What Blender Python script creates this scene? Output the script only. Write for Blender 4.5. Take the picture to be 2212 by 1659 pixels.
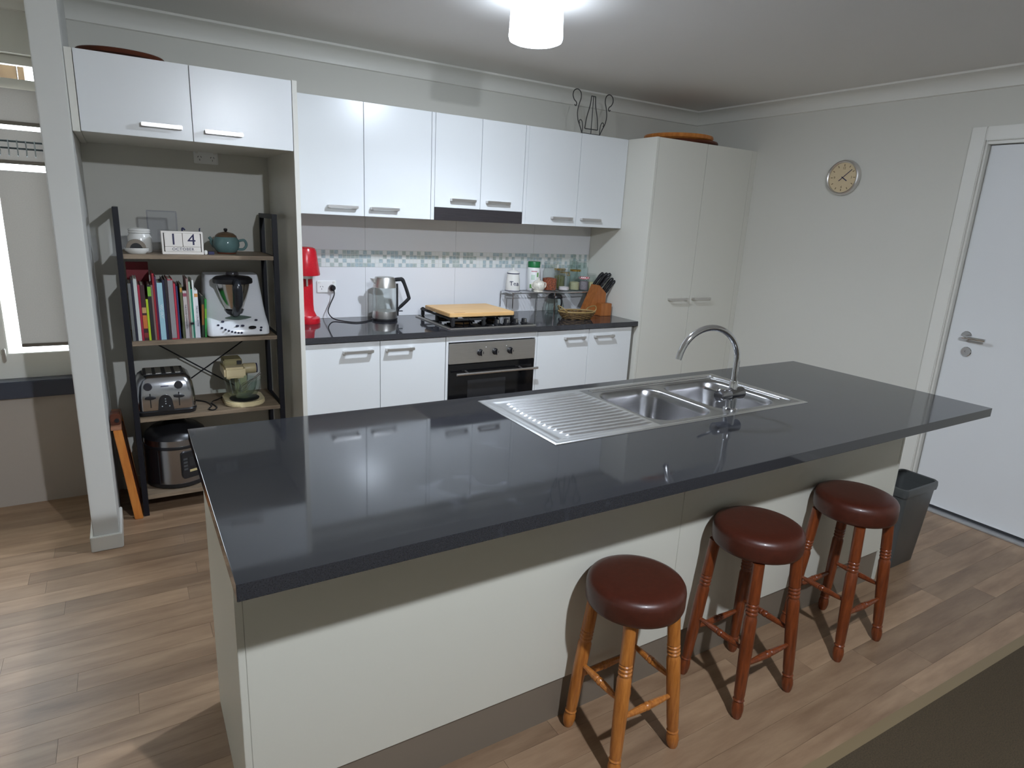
import bpy, bmesh, math, random
from mathutils import Vector, Matrix
for o in list(bpy.data.objects): bpy.data.objects.remove(o)
random.seed(7)
SC = bpy.context.scene
COL = SC.collection
PI = math.pi
# ------------------------------------------------------------------ camera
cam_d = bpy.data.cameras.new('camera'); cam = bpy.data.objects.new('camera', cam_d); COL.objects.link(cam)
cam_d.sensor_fit = 'HORIZONTAL'; cam_d.sensor_width = 36.0; cam_d.lens = 36.0 * 1360.96 / 2212.0
cam_d.clip_start = 0.05
yaw, pitch, roll = 0.555732896, 0.255040622, 0.0514800491
fw = Vector((math.sin(yaw)*math.cos(pitch), math.cos(yaw)*math.cos(pitch), -math.sin(pitch)))
rt = Vector((math.cos(yaw), -math.sin(yaw), 0)); up = rt.cross(fw)
R_ = math.cos(roll)*rt + math.sin(roll)*up; U_ = -math.sin(roll)*rt + math.cos(roll)*up
m = Matrix((R_, U_, -fw)).transposed().to_4x4(); m.translation = Vector((-0.07315, -3.78288, 1.52711))
cam.matrix_world = m
SC.camera = cam
# ------------------------------------------------------------------ world (daylight outside the window) and exposure
W = bpy.data.worlds.new('world'); SC.world = W; W.use_nodes = True
bg = W.node_tree.nodes['Background']; bg.inputs[0].default_value = (0.86, 0.93, 1.0, 1); bg.inputs[1].default_value = 4.0
SC.cycles.transparent_max_bounces = 32
SC.view_settings.view_transform = 'Standard'; SC.view_settings.look = 'None'
SC.view_settings.gamma = 1.0; SC.view_settings.use_curve_mapping = False
SC.view_settings.exposure = 0.92
LAMP1 = (1.438, -1.395); LAMP2 = (0.82, -4.04); CEIL = 2.391
BULB1, SHADE1, SIDE1 = 1750.0, 7.0, 0.24
BULB2, SHADE2, SIDE2 = 2800.0, 12.0, 0.85

# ------------------------------------------------------------------ materials
def S(r, g, b):
    f = lambda c: (c/255/12.92) if c/255 <= 0.04045 else ((c/255+0.055)/1.055)**2.4
    return (f(r), f(g), f(b), 1.0)
MATS = {}
def mat(name, col, rough=0.5, metal=0.0, noise=0.0, nscale=40.0, bump=0.0, coat=0.0, spec=None, stretch=None, coords='Object', ior=None):
    if name in MATS: return MATS[name]
    M = bpy.data.materials.new(name); M.use_nodes = True; nt = M.node_tree; P = nt.nodes['Principled BSDF']
    P.inputs['Base Color'].default_value = col; P.inputs['Roughness'].default_value = rough; P.inputs['Metallic'].default_value = metal
    if coat: P.inputs['Coat Weight'].default_value = coat; P.inputs['Coat Roughness'].default_value = 0.08
    if spec is not None: P.inputs['Specular IOR Level'].default_value = spec
    if ior is not None: P.inputs['IOR'].default_value = ior
    if noise or bump:
        tc = nt.nodes.new('ShaderNodeTexCoord'); mp = nt.nodes.new('ShaderNodeMapping')
        nt.links.new(tc.outputs[coords], mp.inputs[0])
        if stretch: mp.inputs['Scale'].default_value = stretch
        nz = nt.nodes.new('ShaderNodeTexNoise'); nz.inputs['Scale'].default_value = nscale; nz.inputs['Detail'].default_value = 5
        nt.links.new(mp.outputs[0], nz.inputs['Vector'])
        if noise:
            rp = nt.nodes.new('ShaderNodeValToRGB')
            rp.color_ramp.elements[0].position = 0.3; rp.color_ramp.elements[1].position = 0.7
            rp.color_ramp.elements[0].color = tuple(max(0, c*(1-noise)) for c in col[:3]) + (1,)
            rp.color_ramp.elements[1].color = tuple(min(1, c*(1+noise)) for c in col[:3]) + (1,)
            nt.links.new(nz.outputs['Fac'], rp.inputs[0]); nt.links.new(rp.outputs[0], P.inputs['Base Color'])
        if bump:
            bp = nt.nodes.new('ShaderNodeBump'); bp.inputs['Strength'].default_value = bump; bp.inputs['Distance'].default_value = 0.002
            nt.links.new(nz.outputs['Fac'], bp.inputs['Height']); nt.links.new(bp.outputs[0], P.inputs['Normal'])
    MATS[name] = M; return M
def glass(name, tint=(0.93, 0.96, 0.95, 1), ior=1.45, rough=0.02):
    if name in MATS: return MATS[name]
    M = bpy.data.materials.new(name); M.use_nodes = True; nt = M.node_tree; nt.nodes.clear()
    out = nt.nodes.new('ShaderNodeOutputMaterial'); mx = nt.nodes.new('ShaderNodeMixShader')
    tr = nt.nodes.new('ShaderNodeBsdfTransparent'); tr.inputs[0].default_value = tint
    gl = nt.nodes.new('ShaderNodeBsdfGlossy'); gl.inputs['Roughness'].default_value = rough
    fr = nt.nodes.new('ShaderNodeFresnel'); fr.inputs[0].default_value = ior
    ge = nt.nodes.new('ShaderNodeNewGeometry'); mr = nt.nodes.new('ShaderNodeMapRange')     # same reflectance from either side of a wall
    mr.inputs['To Min'].default_value = ior; mr.inputs['To Max'].default_value = 1/ior
    nt.links.new(ge.outputs['Backfacing'], mr.inputs['Value']); nt.links.new(mr.outputs[0], fr.inputs[0])
    nt.links.new(fr.outputs[0], mx.inputs[0]); nt.links.new(tr.outputs[0], mx.inputs[1]); nt.links.new(gl.outputs[0], mx.inputs[2])
    nt.links.new(mx.outputs[0], out.inputs[0]); MATS[name] = M; return M
def emit(name, col, strength, transp=0.0):
    M = bpy.data.materials.new(name); M.use_nodes = True; nt = M.node_tree; nt.nodes.clear()
    out = nt.nodes.new('ShaderNodeOutputMaterial'); e = nt.nodes.new('ShaderNodeEmission')
    e.inputs[0].default_value = col; e.inputs[1].default_value = strength
    if transp:
        tr = nt.nodes.new('ShaderNodeBsdfTransparent'); mx = nt.nodes.new('ShaderNodeMixShader'); mx.inputs[0].default_value = 1-transp
        nt.links.new(tr.outputs[0], mx.inputs[1]); nt.links.new(e.outputs[0], mx.inputs[2]); nt.links.new(mx.outputs[0], out.inputs[0])
    else: nt.links.new(e.outputs[0], out.inputs[0])
    return M
def wood(name, c1, c2, scale=(1, 12, 12), rough=0.45, nscale=6.0, rand=0.0, coat=0.0, coords='Object'):
    """wood grain: noise stretched along one axis; rand > 0 varies each object's tone"""
    if name in MATS: return MATS[name]
    M = bpy.data.materials.new(name); M.use_nodes = True; nt = M.node_tree; P = nt.nodes['Principled BSDF']
    P.inputs['Roughness'].default_value = rough
    if coat: P.inputs['Coat Weight'].default_value = coat; P.inputs['Coat Roughness'].default_value = 0.15
    tc = nt.nodes.new('ShaderNodeTexCoord'); mp = nt.nodes.new('ShaderNodeMapping'); mp.inputs['Scale'].default_value = scale
    oi = nt.nodes.new('ShaderNodeObjectInfo'); add = nt.nodes.new('ShaderNodeVectorMath'); add.operation = 'ADD'
    mul = nt.nodes.new('ShaderNodeMath'); mul.operation = 'MULTIPLY'; mul.inputs[1].default_value = 37.0
    nt.links.new(oi.outputs['Random'], mul.inputs[0]); nt.links.new(tc.outputs[coords], add.inputs[0]); nt.links.new(mul.outputs[0], add.inputs[1])
    nt.links.new(add.outputs[0], mp.inputs[0])
    nz = nt.nodes.new('ShaderNodeTexNoise'); nz.inputs['Scale'].default_value = nscale; nz.inputs['Detail'].default_value = 6; nz.inputs['Roughness'].default_value = 0.6
    nt.links.new(mp.outputs[0], nz.inputs['Vector'])
    rp = nt.nodes.new('ShaderNodeValToRGB'); rp.color_ramp.elements[0].position = 0.28; rp.color_ramp.elements[1].position = 0.72
    rp.color_ramp.elements[0].color = c2; rp.color_ramp.elements[1].color = c1
    nt.links.new(nz.outputs['Fac'], rp.inputs[0])
    last = rp.outputs[0]
    if rand:
        hs = nt.nodes.new('ShaderNodeHueSaturation'); mr = nt.nodes.new('ShaderNodeMapRange')
        mr.inputs['To Min'].default_value = 1-rand; mr.inputs['To Max'].default_value = 1+rand
        nt.links.new(oi.outputs['Random'], mr.inputs['Value']); nt.links.new(mr.outputs[0], hs.inputs['Value']); nt.links.new(last, hs.inputs['Color']); last = hs.outputs[0]
    nt.links.new(last, P.inputs['Base Color']); MATS[name] = M; return M

M_wall = mat('wall_paint', S(204, 202, 193), 0.75, bump=0.05, nscale=300)
M_ceil = mat('ceiling_paint', S(222, 220, 216), 0.85)
M_trim = mat('white_gloss_trim', S(216, 214, 206), 0.35)
M_cab = mat('white_laminate', S(222, 224, 224), 0.28)
M_cab2 = mat('off_white_laminate', S(214, 212, 202), 0.32)
M_kick = mat('taupe_kickboard', S(122, 111, 98), 0.45)
M_steel = mat('brushed_steel', (0.62, 0.60, 0.57, 1), 0.38, 1.0, noise=0.08, nscale=20, stretch=(1, 60, 60))
M_handle = mat('satin_nickel', (0.70, 0.68, 0.66, 1), 0.30, 1.0)
M_chrome = mat('chrome', (0.75, 0.76, 0.78, 1), 0.06, 1.0)
M_bowl = mat('shaded_bowl_steel', (0.40, 0.40, 0.41, 1), 0.26, 1.0, noise=0.06, nscale=8, stretch=(1, 30, 30))  # sink steel with the shade inside the bowls put into its colour
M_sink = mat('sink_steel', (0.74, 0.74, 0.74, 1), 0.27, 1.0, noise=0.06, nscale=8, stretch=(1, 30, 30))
M_black = mat('black_plastic', (0.012, 0.012, 0.014, 1), 0.32)
M_iron = mat('cast_iron', (0.014, 0.014, 0.015, 1), 0.6)
M_blackglass = mat('black_glass', (0.006, 0.006, 0.007, 1), 0.05)
M_frame = mat('black_metal_frame', (0.006, 0.006, 0.010, 1), 0.5, spec=0.3)
M_white = mat('white_plastic', S(232, 232, 230), 0.3)
M_ceramic = mat('white_ceramic', S(228, 226, 220), 0.2)
M_glass = glass('clear_glass', (0.965, 0.98, 0.975, 1))
M_gglass = glass('grey_green_glass', (0.92, 0.955, 0.945, 1), 1.5)
M_red = mat('red_gloss', (0.50, 0.008, 0.018, 1), 0.25, noise=0.1, nscale=90)
M_leather = mat('brown_vinyl', S(72, 32, 21), 0.38, noise=0.12, nscale=60, bump=0.12, coat=0.1)
M_pine = wood('honey_pine', S(198, 128, 58), S(150, 84, 30), (14, 14, 1.2), 0.35, 8, coat=0.25)
M_stain = wood('red_brown_stained_wood', S(136, 66, 28), S(84, 36, 14), (14, 14, 1.2), 0.35, 8, coat=0.25)
M_plank = wood('washed_oak_plank', S(168, 140, 112), S(126, 99, 76), (1.0, 6, 6), 0.42, 2.8, rand=0.19)
M_seam = mat('plank_seam', S(120, 98, 74), 0.8)
M_shelf = wood('grey_brown_board', S(150, 132, 110), S(104, 88, 70), (1, 10, 10), 0.55, 6)
M_bamboo = wood('light_maple', S(226, 188, 132), S(204, 158, 100), (1, 9, 9), 0.45, 4)
M_orange = wood('orange_timber', S(206, 134, 62), S(172, 98, 38), (10, 10, 1.2), 0.42, 5)
M_block = wood('knife_block_timber', S(172, 106, 54), S(136, 78, 36), (10, 10, 1), 0.45, 5)
M_darkwood = wood('dark_red_wood', S(98, 48, 26), S(66, 28, 14), (1, 10, 10), 0.4, 5)
M_carpet = mat('brown_grey_carpet', S(76, 64, 46), 0.95, noise=0.35, nscale=260, bump=0.9)
M_strip = mat('brass_toned_trim', S(138, 120, 90), 0.5, 0.1)
M_grout = mat('grout', S(170, 168, 162), 0.9)
M_tile = mat('white_glazed_tile', S(222, 222, 224), 0.12)
M_mosW = mat('mosaic_white', S(216, 218, 216), 0.12)
M_mosB = mat('mosaic_blue_grey', S(168, 182, 186), 0.1, noise=0.15, nscale=60)
M_mosG = mat('mosaic_sage', S(172, 182, 178), 0.1, noise=0.15, nscale=60)
M_cream = mat('cream_plastic', S(222, 206, 164), 0.35)
M_wicker = wood('wicker', S(134, 104, 60), S(48, 34, 20), (1, 1, 1), 0.7, 70)
M_bin = mat('grey_bin_plastic', (0.075, 0.08, 0.08, 1), 0.32)
M_blind = mat('taupe_blind_fabric', S(138, 130, 121), 0.9, noise=0.05, nscale=200)
def translucent(M, col, fac):
    nt = M.node_tree; P = nt.nodes['Principled BSDF']; out = nt.nodes['Material Output']
    tl = nt.nodes.new('ShaderNodeBsdfTranslucent'); tl.inputs[0].default_value = col; mx = nt.nodes.new('ShaderNodeMixShader'); mx.inputs[0].default_value = fac
    nt.links.new(P.outputs[0], mx.inputs[1]); nt.links.new(tl.outputs[0], mx.inputs[2]); nt.links.new(mx.outputs[0], out.inputs[0])
translucent(M_blind, S(118, 114, 110), 0.25)
M_sill = mat('dark_sill_stone', S(62, 66, 78), 0.3)
M_ink = mat('dark_blue_ink', (0.02, 0.02, 0.07, 1), 0.6)

def stone(name, base, smudge=None):
    M = bpy.data.materials.new(name); M.use_nodes = True; nt = M.node_tree; P = nt.nodes['Principled BSDF']
    tc = nt.nodes.new('ShaderNodeTexCoord'); nz = nt.nodes.new('ShaderNodeTexNoise'); nz.inputs['Scale'].default_value = 420; nz.inputs['Detail'].default_value = 2
    rp = nt.nodes.new('ShaderNodeValToRGB'); rp.color_ramp.elements[0].position = 0.35; rp.color_ramp.elements[1].position = 0.75
    rp.color_ramp.elements[0].color = tuple(c*0.8 for c in base[:3]) + (1,); rp.color_ramp.elements[1].color = tuple(c*1.5 for c in base[:3]) + (1,)
    nt.links.new(tc.outputs['Object'], nz.inputs['Vector']); nt.links.new(nz.outputs['Fac'], rp.inputs[0]); nt.links.new(rp.outputs[0], P.inputs['Base Color'])
    n2 = nt.nodes.new('ShaderNodeTexNoise'); n2.inputs['Scale'].default_value = 5; n2.inputs['Detail'].default_value = 6
    r2 = nt.nodes.new('ShaderNodeMapRange'); r2.inputs['From Min'].default_value = 0.35; r2.inputs['From Max'].default_value = 0.75; r2.inputs['To Min'].default_value = 0.035; r2.inputs['To Max'].default_value = 0.09
    nt.links.new(tc.outputs['Object'], n2.inputs['Vector']); nt.links.new(n2.outputs['Fac'], r2.inputs['Value']); nt.links.new(r2.outputs[0], P.inputs['Roughness'])
    P.inputs['IOR'].default_value = 1.68
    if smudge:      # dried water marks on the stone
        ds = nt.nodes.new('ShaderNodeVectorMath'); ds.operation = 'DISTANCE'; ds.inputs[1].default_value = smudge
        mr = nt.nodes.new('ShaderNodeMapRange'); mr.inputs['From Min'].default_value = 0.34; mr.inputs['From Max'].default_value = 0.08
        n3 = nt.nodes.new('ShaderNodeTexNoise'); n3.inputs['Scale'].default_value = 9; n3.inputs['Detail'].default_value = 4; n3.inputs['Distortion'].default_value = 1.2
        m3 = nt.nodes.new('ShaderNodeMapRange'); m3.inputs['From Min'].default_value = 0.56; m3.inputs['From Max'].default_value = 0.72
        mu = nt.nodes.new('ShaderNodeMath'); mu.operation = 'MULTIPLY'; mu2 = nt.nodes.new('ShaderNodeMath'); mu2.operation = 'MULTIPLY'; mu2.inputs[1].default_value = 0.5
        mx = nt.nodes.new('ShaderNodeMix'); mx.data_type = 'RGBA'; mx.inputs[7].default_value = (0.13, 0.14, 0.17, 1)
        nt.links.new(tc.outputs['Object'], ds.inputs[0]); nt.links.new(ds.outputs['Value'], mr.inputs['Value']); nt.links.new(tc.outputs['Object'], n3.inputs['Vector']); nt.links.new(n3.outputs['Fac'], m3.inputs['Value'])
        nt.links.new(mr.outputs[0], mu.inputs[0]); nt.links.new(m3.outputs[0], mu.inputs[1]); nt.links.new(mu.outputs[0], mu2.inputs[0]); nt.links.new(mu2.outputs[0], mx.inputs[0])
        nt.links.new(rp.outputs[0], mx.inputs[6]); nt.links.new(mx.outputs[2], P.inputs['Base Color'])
    return M
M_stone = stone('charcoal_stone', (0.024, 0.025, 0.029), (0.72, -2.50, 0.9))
M_stone2 = stone('charcoal_stone_back', (0.026, 0.026, 0.031))

# ------------------------------------------------------------------ mesh helpers
def NB(): return bmesh.new()
def add_box(bm, x0, x1, y0, y1, z0, z1, bev=0.0, seg=2, M=None):
    t = bmesh.new() if bev else bm
    vs = [t.verts.new((x, y, z)) for x in (x0, x1) for y in (y0, y1) for z in (z0, z1)]
    F = [(0, 1, 3, 2), (4, 6, 7, 5), (0, 4, 5, 1), (2, 3, 7, 6), (0, 2, 6, 4), (1, 5, 7, 3)]
    for f in F: t.faces.new([vs[i] for i in f])
    if bev:
        bmesh.ops.bevel(t, geom=list(t.edges), offset=bev, segments=seg, affect='EDGES', clamp_overlap=True)
        if M is not None: t.transform(M)
        merge(bm, t)
    elif M is not None:
        for v in vs: v.co = M @ v.co
    return bm
def merge(bm, t):
    mp = {v: bm.verts.new(v.co) for v in t.verts}
    for f in t.faces:
        nf = bm.faces.new([mp[v] for v in f.verts]); nf.material_index = f.material_index
    t.free()
def add_lathe(bm, prof, c=(0, 0, 0), seg=24, M=None, sx=1.0, sy=1.0, closed=False):
    """profile of (radius, z); M (a 4x4) maps the lathe's own axes to the world before the offset c"""
    c = Vector(c); rings = []
    for r, z in prof:
        if r <= 1e-6:
            p = Vector((0, 0, z)); p = (M @ p if M is not None else p) + c; rings.append([bm.verts.new(p)])
        else:
            ring = []
            for k in range(seg):
                a = 2*PI*k/seg; p = Vector((r*math.cos(a)*sx, r*math.sin(a)*sy, z)); p = (M @ p if M is not None else p) + c
                ring.append(bm.verts.new(p))
            rings.append(ring)
    pairs = list(zip(rings[:-1], rings[1:]))
    if closed: pairs.append((rings[-1], rings[0]))
    for a, b in pairs:
        if len(a) == 1 and len(b) == 1: continue
        if len(a) == 1:
            for k in range(seg): bm.faces.new((a[0], b[(k+1) % seg], b[k]))
        elif len(b) == 1:
            for k in range(seg): bm.faces.new((a[k], a[(k+1) % seg], b[0]))
        else:
            for k in range(seg): bm.faces.new((a[k], a[(k+1) % seg], b[(k+1) % seg], b[k]))
    if not closed:
        if len(rings[0]) > 1: bm.faces.new(list(reversed(rings[0])))
        if len(rings[-1]) > 1: bm.faces.new(rings[-1])
    return bm
def axis_to(d):
    d = Vector(d).normalized(); q = Vector((0, 0, 1)).rotation_difference(d); return q.to_matrix().to_4x4()
def add_tube(bm, pts, r, seg=8, closed=False):
    pts = [Vector(p) for p in pts]; n = len(pts); rr = r if isinstance(r, (list, tuple)) else [r]*n
    tan = []
    for i in range(n):
        if closed: t = pts[(i+1) % n]-pts[i-1]
        elif i == 0: t = pts[1]-pts[0]
        elif i == n-1: t = pts[-1]-pts[-2]
        else: t = (pts[i+1]-pts[i]).normalized()+(pts[i]-pts[i-1]).normalized()
        tan.append(t.normalized() if t.length > 1e-9 else Vector((0, 0, 1)))
    ref = Vector((0, 0, 1)) if abs(tan[0].z) < 0.9 else Vector((1, 0, 0))
    nrm = (ref - tan[0]*ref.dot(tan[0])).normalized(); rings = []
    for i in range(n):
        nrm = nrm - tan[i]*nrm.dot(tan[i])
        nrm = nrm.normalized() if nrm.length > 1e-6 else tan[i].orthogonal().normalized()
        b = tan[i].cross(nrm)
        rings.append([bm.verts.new(pts[i]+rr[i]*(math.cos(2*PI*k/seg)*nrm+math.sin(2*PI*k/seg)*b)) for k in range(seg)])
    for i in range(n if closed else n-1):
        a, b = rings[i], rings[(i+1) % n]
        for k in range(seg): bm.faces.new((a[k], a[(k+1) % seg], b[(k+1) % seg], b[k]))
    if not closed:
        bm.faces.new(list(reversed(rings[0]))); bm.faces.new(rings[-1])
    return bm
def smooth_path(pts, n=8, closed=False):
    pts = [Vector(p) for p in pts]; out = []; N = len(pts)
    for i in range(N if closed else N-1):
        if closed: p0, p1, p2, p3 = pts[i-1], pts[i], pts[(i+1) % N], pts[(i+2) % N]
        else: p0, p1, p2, p3 = pts[max(i-1, 0)], pts[i], pts[i+1], pts[min(i+2, N-1)]
        for k in range(n):
            t = k/n
            out.append(0.5*((2*p1)+(-p0+p2)*t+(2*p0-5*p1+4*p2-p3)*t*t+(-p0+3*p1-3*p2+p3)*t*t*t))
    if not closed: out.append(pts[-1])
    return out
def add_prism(bm, poly, d0, d1, plane='xz', bev=0.0):
    """2-D polygon extruded along the third axis: 'xz' extrudes along y, 'xy' along z, 'yz' along x"""
    f = {'xz': lambda a, b, d: (a, d, b), 'xy': lambda a, b, d: (a, b, d), 'yz': lambda a, b, d: (d, a, b)}[plane]
    t = bmesh.new()
    A = [t.verts.new(f(a, b, d0)) for a, b in poly]; B = [t.verts.new(f(a, b, d1)) for a, b in poly]; n = len(poly)
    t.faces.new(A); t.faces.new(list(reversed(B)))
    for i in range(n): t.faces.new((A[i], B[i], B[(i+1) % n], A[(i+1) % n]))
    if bev: bmesh.ops.bevel(t, geom=list(t.edges), offset=bev, segments=2, affect='EDGES', clamp_overlap=True)
    merge(bm, t); return bm
def rrect(x0, x1, y0, y1, r, n=5):
    P = []
    for cx, cy, a0 in ((x1-r, y1-r, 0), (x0+r, y1-r, 90), (x0+r, y0+r, 180), (x1-r, y0+r, 270)):
        for k in range(n+1):
            a = math.radians(a0+90*k/n); P.append((cx+r*math.cos(a), cy+r*math.sin(a)))
    return P
def world_origin(o):
    v = Vector((0, 0, 0))
    while o is not None: v += o.location; o = o.parent
    return v
def obj(name, bm, material, parent=None, smooth=True, kind=None, label=None, local=False, ang=35):
    if not local and parent is not None:
        bmesh.ops.translate(bm, verts=list(bm.verts), vec=-world_origin(parent))
    bmesh.ops.recalc_face_normals(bm, faces=list(bm.faces))
    me = bpy.data.meshes.new(name); bm.to_mesh(me); bm.free()
    for mm in (material if isinstance(material, (list, tuple)) else [material]): me.materials.append(mm)
    if smooth:
        for p in me.polygons: p.use_smooth = True
        me.set_sharp_from_angle(angle=math.radians(ang))
    o = bpy.data.objects.new(name, me); COL.objects.link(o)
    if parent is not None: o.parent = parent
    if kind: o['kind'] = kind
    if label: o['label'] = label
    return o
def tag(o, label, cat, group=None):
    o['label'] = label; o['category'] = cat
    if group: o['group'] = group
    return o
def thing(name, label, cat, loc, group=None, rz=0.0):
    o = bpy.data.objects.new(name, None); COL.objects.link(o); o.location = loc; o.rotation_euler = (0, 0, rz); o.empty_display_size = 0.05
    return tag(o, label, cat, group)
def struct(name, bm, material, smooth=False, parent=None):
    o = obj(name, bm, material, parent, smooth)
    if parent is None: o['kind'] = 'structure'
    return o
def sempty(name, loc=(0, 0, 0)):
    o = bpy.data.objects.new(name, None); COL.objects.link(o); o.location = loc; o['kind'] = 'structure'; return o
def dup(root, loc, label=None, rz=None):
    r = root.copy(); COL.objects.link(r); r.location = loc
    if rz is not None: r.rotation_euler = (0, 0, rz)
    if label: r['label'] = label
    for ch in list(root.children):
        c = ch.copy(); COL.objects.link(c); c.parent = r
        for g in list(ch.children):
            d = g.copy(); COL.objects.link(d); d.parent = c
    return r
def box(name, b, material, parent=None, bev=0.0, label=None, smooth=True):
    return obj(name, add_box(NB(), *b, bev=bev), material, parent, smooth=bool(bev) and smooth, label=label)
def text(name, s, size, M, material, parent, depth=0.0004, align='CENTER', spacing=1.0):
    cu = bpy.data.curves.new(name, 'FONT'); cu.body = s; cu.size = size; cu.extrude = depth; cu.align_x = align; cu.align_y = 'CENTER'; cu.space_character = spacing
    cu.resolution_u = 3
    t = bpy.data.objects.new(name, cu); COL.objects.link(t)
    bpy.context.view_layer.update()
    me = bpy.data.meshes.new_from_object(t.evaluated_get(bpy.context.evaluated_depsgraph_get()))
    bpy.data.objects.remove(t); bpy.data.curves.remove(cu)
    me.transform(M); me.transform(Matrix.Translation(-world_origin(parent)))
    me.materials.clear(); me.materials.append(material)
    o = bpy.data.objects.new(name, me); COL.objects.link(o); o.parent = parent
    return o
FRONT = Matrix(((1, 0, 0, 0), (0, 0, -1, 0), (0, 1, 0, 0), (0, 0, 0, 1)))     # text standing up, read from -y

# ------------------------------------------------------------------ the setting
XR = 3.851; XL = -2.6; YF = -7.0
# floor: seam bed, planks, carpet, trim strip
fl = NB(); add_box(fl, XL-0.1, XR+0.5, YF, 0.5, -0.10, -0.004); floor = struct('floor', fl, M_seam)
def strip_y(x): return -2.97-0.0215*(x-1.52)
PW = 0.097
rows = int(3.05/PW)+1
nplank = 0
for r in range(rows):
    y1 = -r*PW; y0 = y1-PW
    x = XL - random.uniform(0, 1.1) if r % 2 else XL - random.uniform(0.2, 1.2)
    while x < XR:
        L = random.choice((0.72, 0.95, 1.2, 1.2)); a, b = max(x, XL), min(x+L, XR)
        hidden = (0.35 < a and b < 2.45 and -2.35 < y0 and y1 < -0.7) or (y0 > -0.55 and a > 0.7)
        if b-a > 0.03 and not hidden and b > -1.9:
            obj('plank', add_box(NB(), a+0.0004, b-0.0004, y0+0.0004, y1-0.0004, -0.004, 0.0), M_plank, floor, smooth=False); nplank += 1
        x += L
fb = NB(); add_box(fb, 0.36, 2.44, -2.30, -0.72, -0.004, -0.0005); obj('floor_underlay', fb, M_plank, floor, smooth=False)
cp = NB(); add_prism(cp, [(XL, strip_y(XL)-0.034), (XL, YF), (XR, YF), (XR, strip_y(XR)-0.034)], -0.004, 0.008, 'xy'); struct('carpet', cp, M_carpet)
tr = NB(); add_prism(tr, [(XL, strip_y(XL)+0.002), (XL, strip_y(XL)-0.036), (XR, strip_y(XR)-0.036), (XR, strip_y(XR)+0.002)], -0.003, 0.0065, 'xy', bev=0.002); struct('trim_3', tr, M_strip)
# ceiling and walls
b_ = NB(); add_box(b_, XL-0.1, XR+0.5, YF-0.1, 0.15, CEIL, CEIL+0.1); struct('ceiling', b_, M_ceil)
WX0, WX1, WZ0, WZ1 = -1.25, -0.30, 0.645, 2.13
b_ = NB()
add_box(b_, WX1, XR+0.4, 0.0, 0.12, -0.05, CEIL); add_box(b_, XL-0.1, WX0, 0.0, 0.12, -0.05, CEIL)
add_box(b_, WX0, WX1, 0.0, 0.12, -0.05, WZ0-0.08); add_box(b_, WX0, WX1, 0.0, 0.12, WZ1, CEIL)
wall_back = struct('wall_back', b_, M_wall)
DY0, DY1, DZ = -2.035, -2.905, 2.05
b_ = NB()
add_box(b_, XR, XR+0.11, DY0, 0.0, -0.05, CEIL); add_box(b_, XR, XR+0.11, YF, DY1, -0.05, CEIL); add_box(b_, XR, XR+0.11, DY1, DY0, DZ, CEIL)
struct('wall_right', b_, M_wall)
b_ = NB(); add_box(b_, XL-0.1, XL, YF, 0.0, -0.05, CEIL); struct('wall_left', b_, M_wall)
b_ = NB(); add_box(b_, XL-0.1, XR+0.5, YF-0.1, YF, -0.05, CEIL); struct('wall_front', b_, M_wall)
b_ = NB(); add_box(b_, -0.296, -0.198, -0.683, 0.0, 0.0, CEIL, bev=0.003); struct('wall_nib', b_, mat('nib_paint', S(205, 205, 200), 0.7), smooth=True)
# cornices (90 mm cove)
cove = [(0, 0), (0, -0.09), (0.010, -0.086)]
for k in range(1, 8):
    a = math.radians(90*k/8); cove.append((0.012+0.066*(1-math.cos(a)), -0.08+0.066*math.sin(a)))
cove += [(0.086, -0.010), (0.09, 0)]
b_ = NB(); add_prism(b_, [(-d, CEIL+z) for d, z in cove], XL, XR, 'yz'); struct('trim_1', b_, M_trim, smooth=True)
b_ = NB(); add_prism(b_, [(XR-d, CEIL+z) for d, z in cove], YF, 0.0, 'xz'); struct('trim_2', b_, M_trim, smooth=True)
# skirtings
def skirting(name, segs):
    b = NB()
    for s in segs:
        add_box(b, *s, bev=0.003)
    return struct(name, b, M_trim, smooth=True)
skirting('baseboard_nib', [(-0.309, -0.186, -0.696, -0.683, 0.0, 0.072), (-0.198, -0.185, -0.69, -0.40, 0.0, 0.072), (-0.309, -0.296, -0.69, -0.02, 0.0, 0.072)])
skirting('baseboard_back', [(-0.18, 0.64, -0.013, 0.0, 0.0, 0.072)])
skirting('baseboard_right', [(XR-0.013, XR, -1.97, -0.62, 0.0, 0.072), (XR-0.013, XR, YF, -2.98, 0.0, 0.072)])
# door in the right wall
door = sempty('door_1', (XR, -2.47, 0.0))
b_ = NB()
add_box(b_, XR-0.016, XR, -2.045, -1.972, 0.0, 2.118, bev=0.004); add_box(b_, XR-0.016, XR, -2.978, -2.90, 0.0, 2.118, bev=0.004); add_box(b_, XR-0.016, XR, -2.8995, -2.0455, 2.048, 2.118, bev=0.004)
obj('architrave', b_, M_trim, door)
b_ = NB()
add_box(b_, XR, XR+0.11, -2.055, -2.036, 0.0, 2.05); add_box(b_, XR, XR+0.11, -2.905, -2.886, 0.0, 2.05); add_box(b_, XR, XR+0.11, -2.885, -2.056, 2.032, 2.05)
add_box(b_, XR+0.072, XR+0.11, -2.075, -2.036, 0.0, 2.05); add_box(b_, XR+0.072, XR+0.11, -2.905, -2.866, 0.0, 2.05); add_box(b_, XR+0.0725, XR+0.109, -2.8655, -2.0755, 2.015, 2.0315)
obj('door_jamb', b_, M_trim, door, smooth=False)
leaf = box('door_leaf', (XR+0.034, XR+0.071, -2.884, -2.058, 0.022, 2.028), mat('door_paint', S(216, 217, 217), 0.4), door, bev=0.002)
b_ = NB(); add_box(b_, XR-0.03, XR+0.10, -2.885, -2.056, -0.002, 0.010, bev=0.003); obj('threshold', b_, mat('aluminium', (0.5, 0.5, 0.5, 1), 0.4, 0.9), door)
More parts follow.
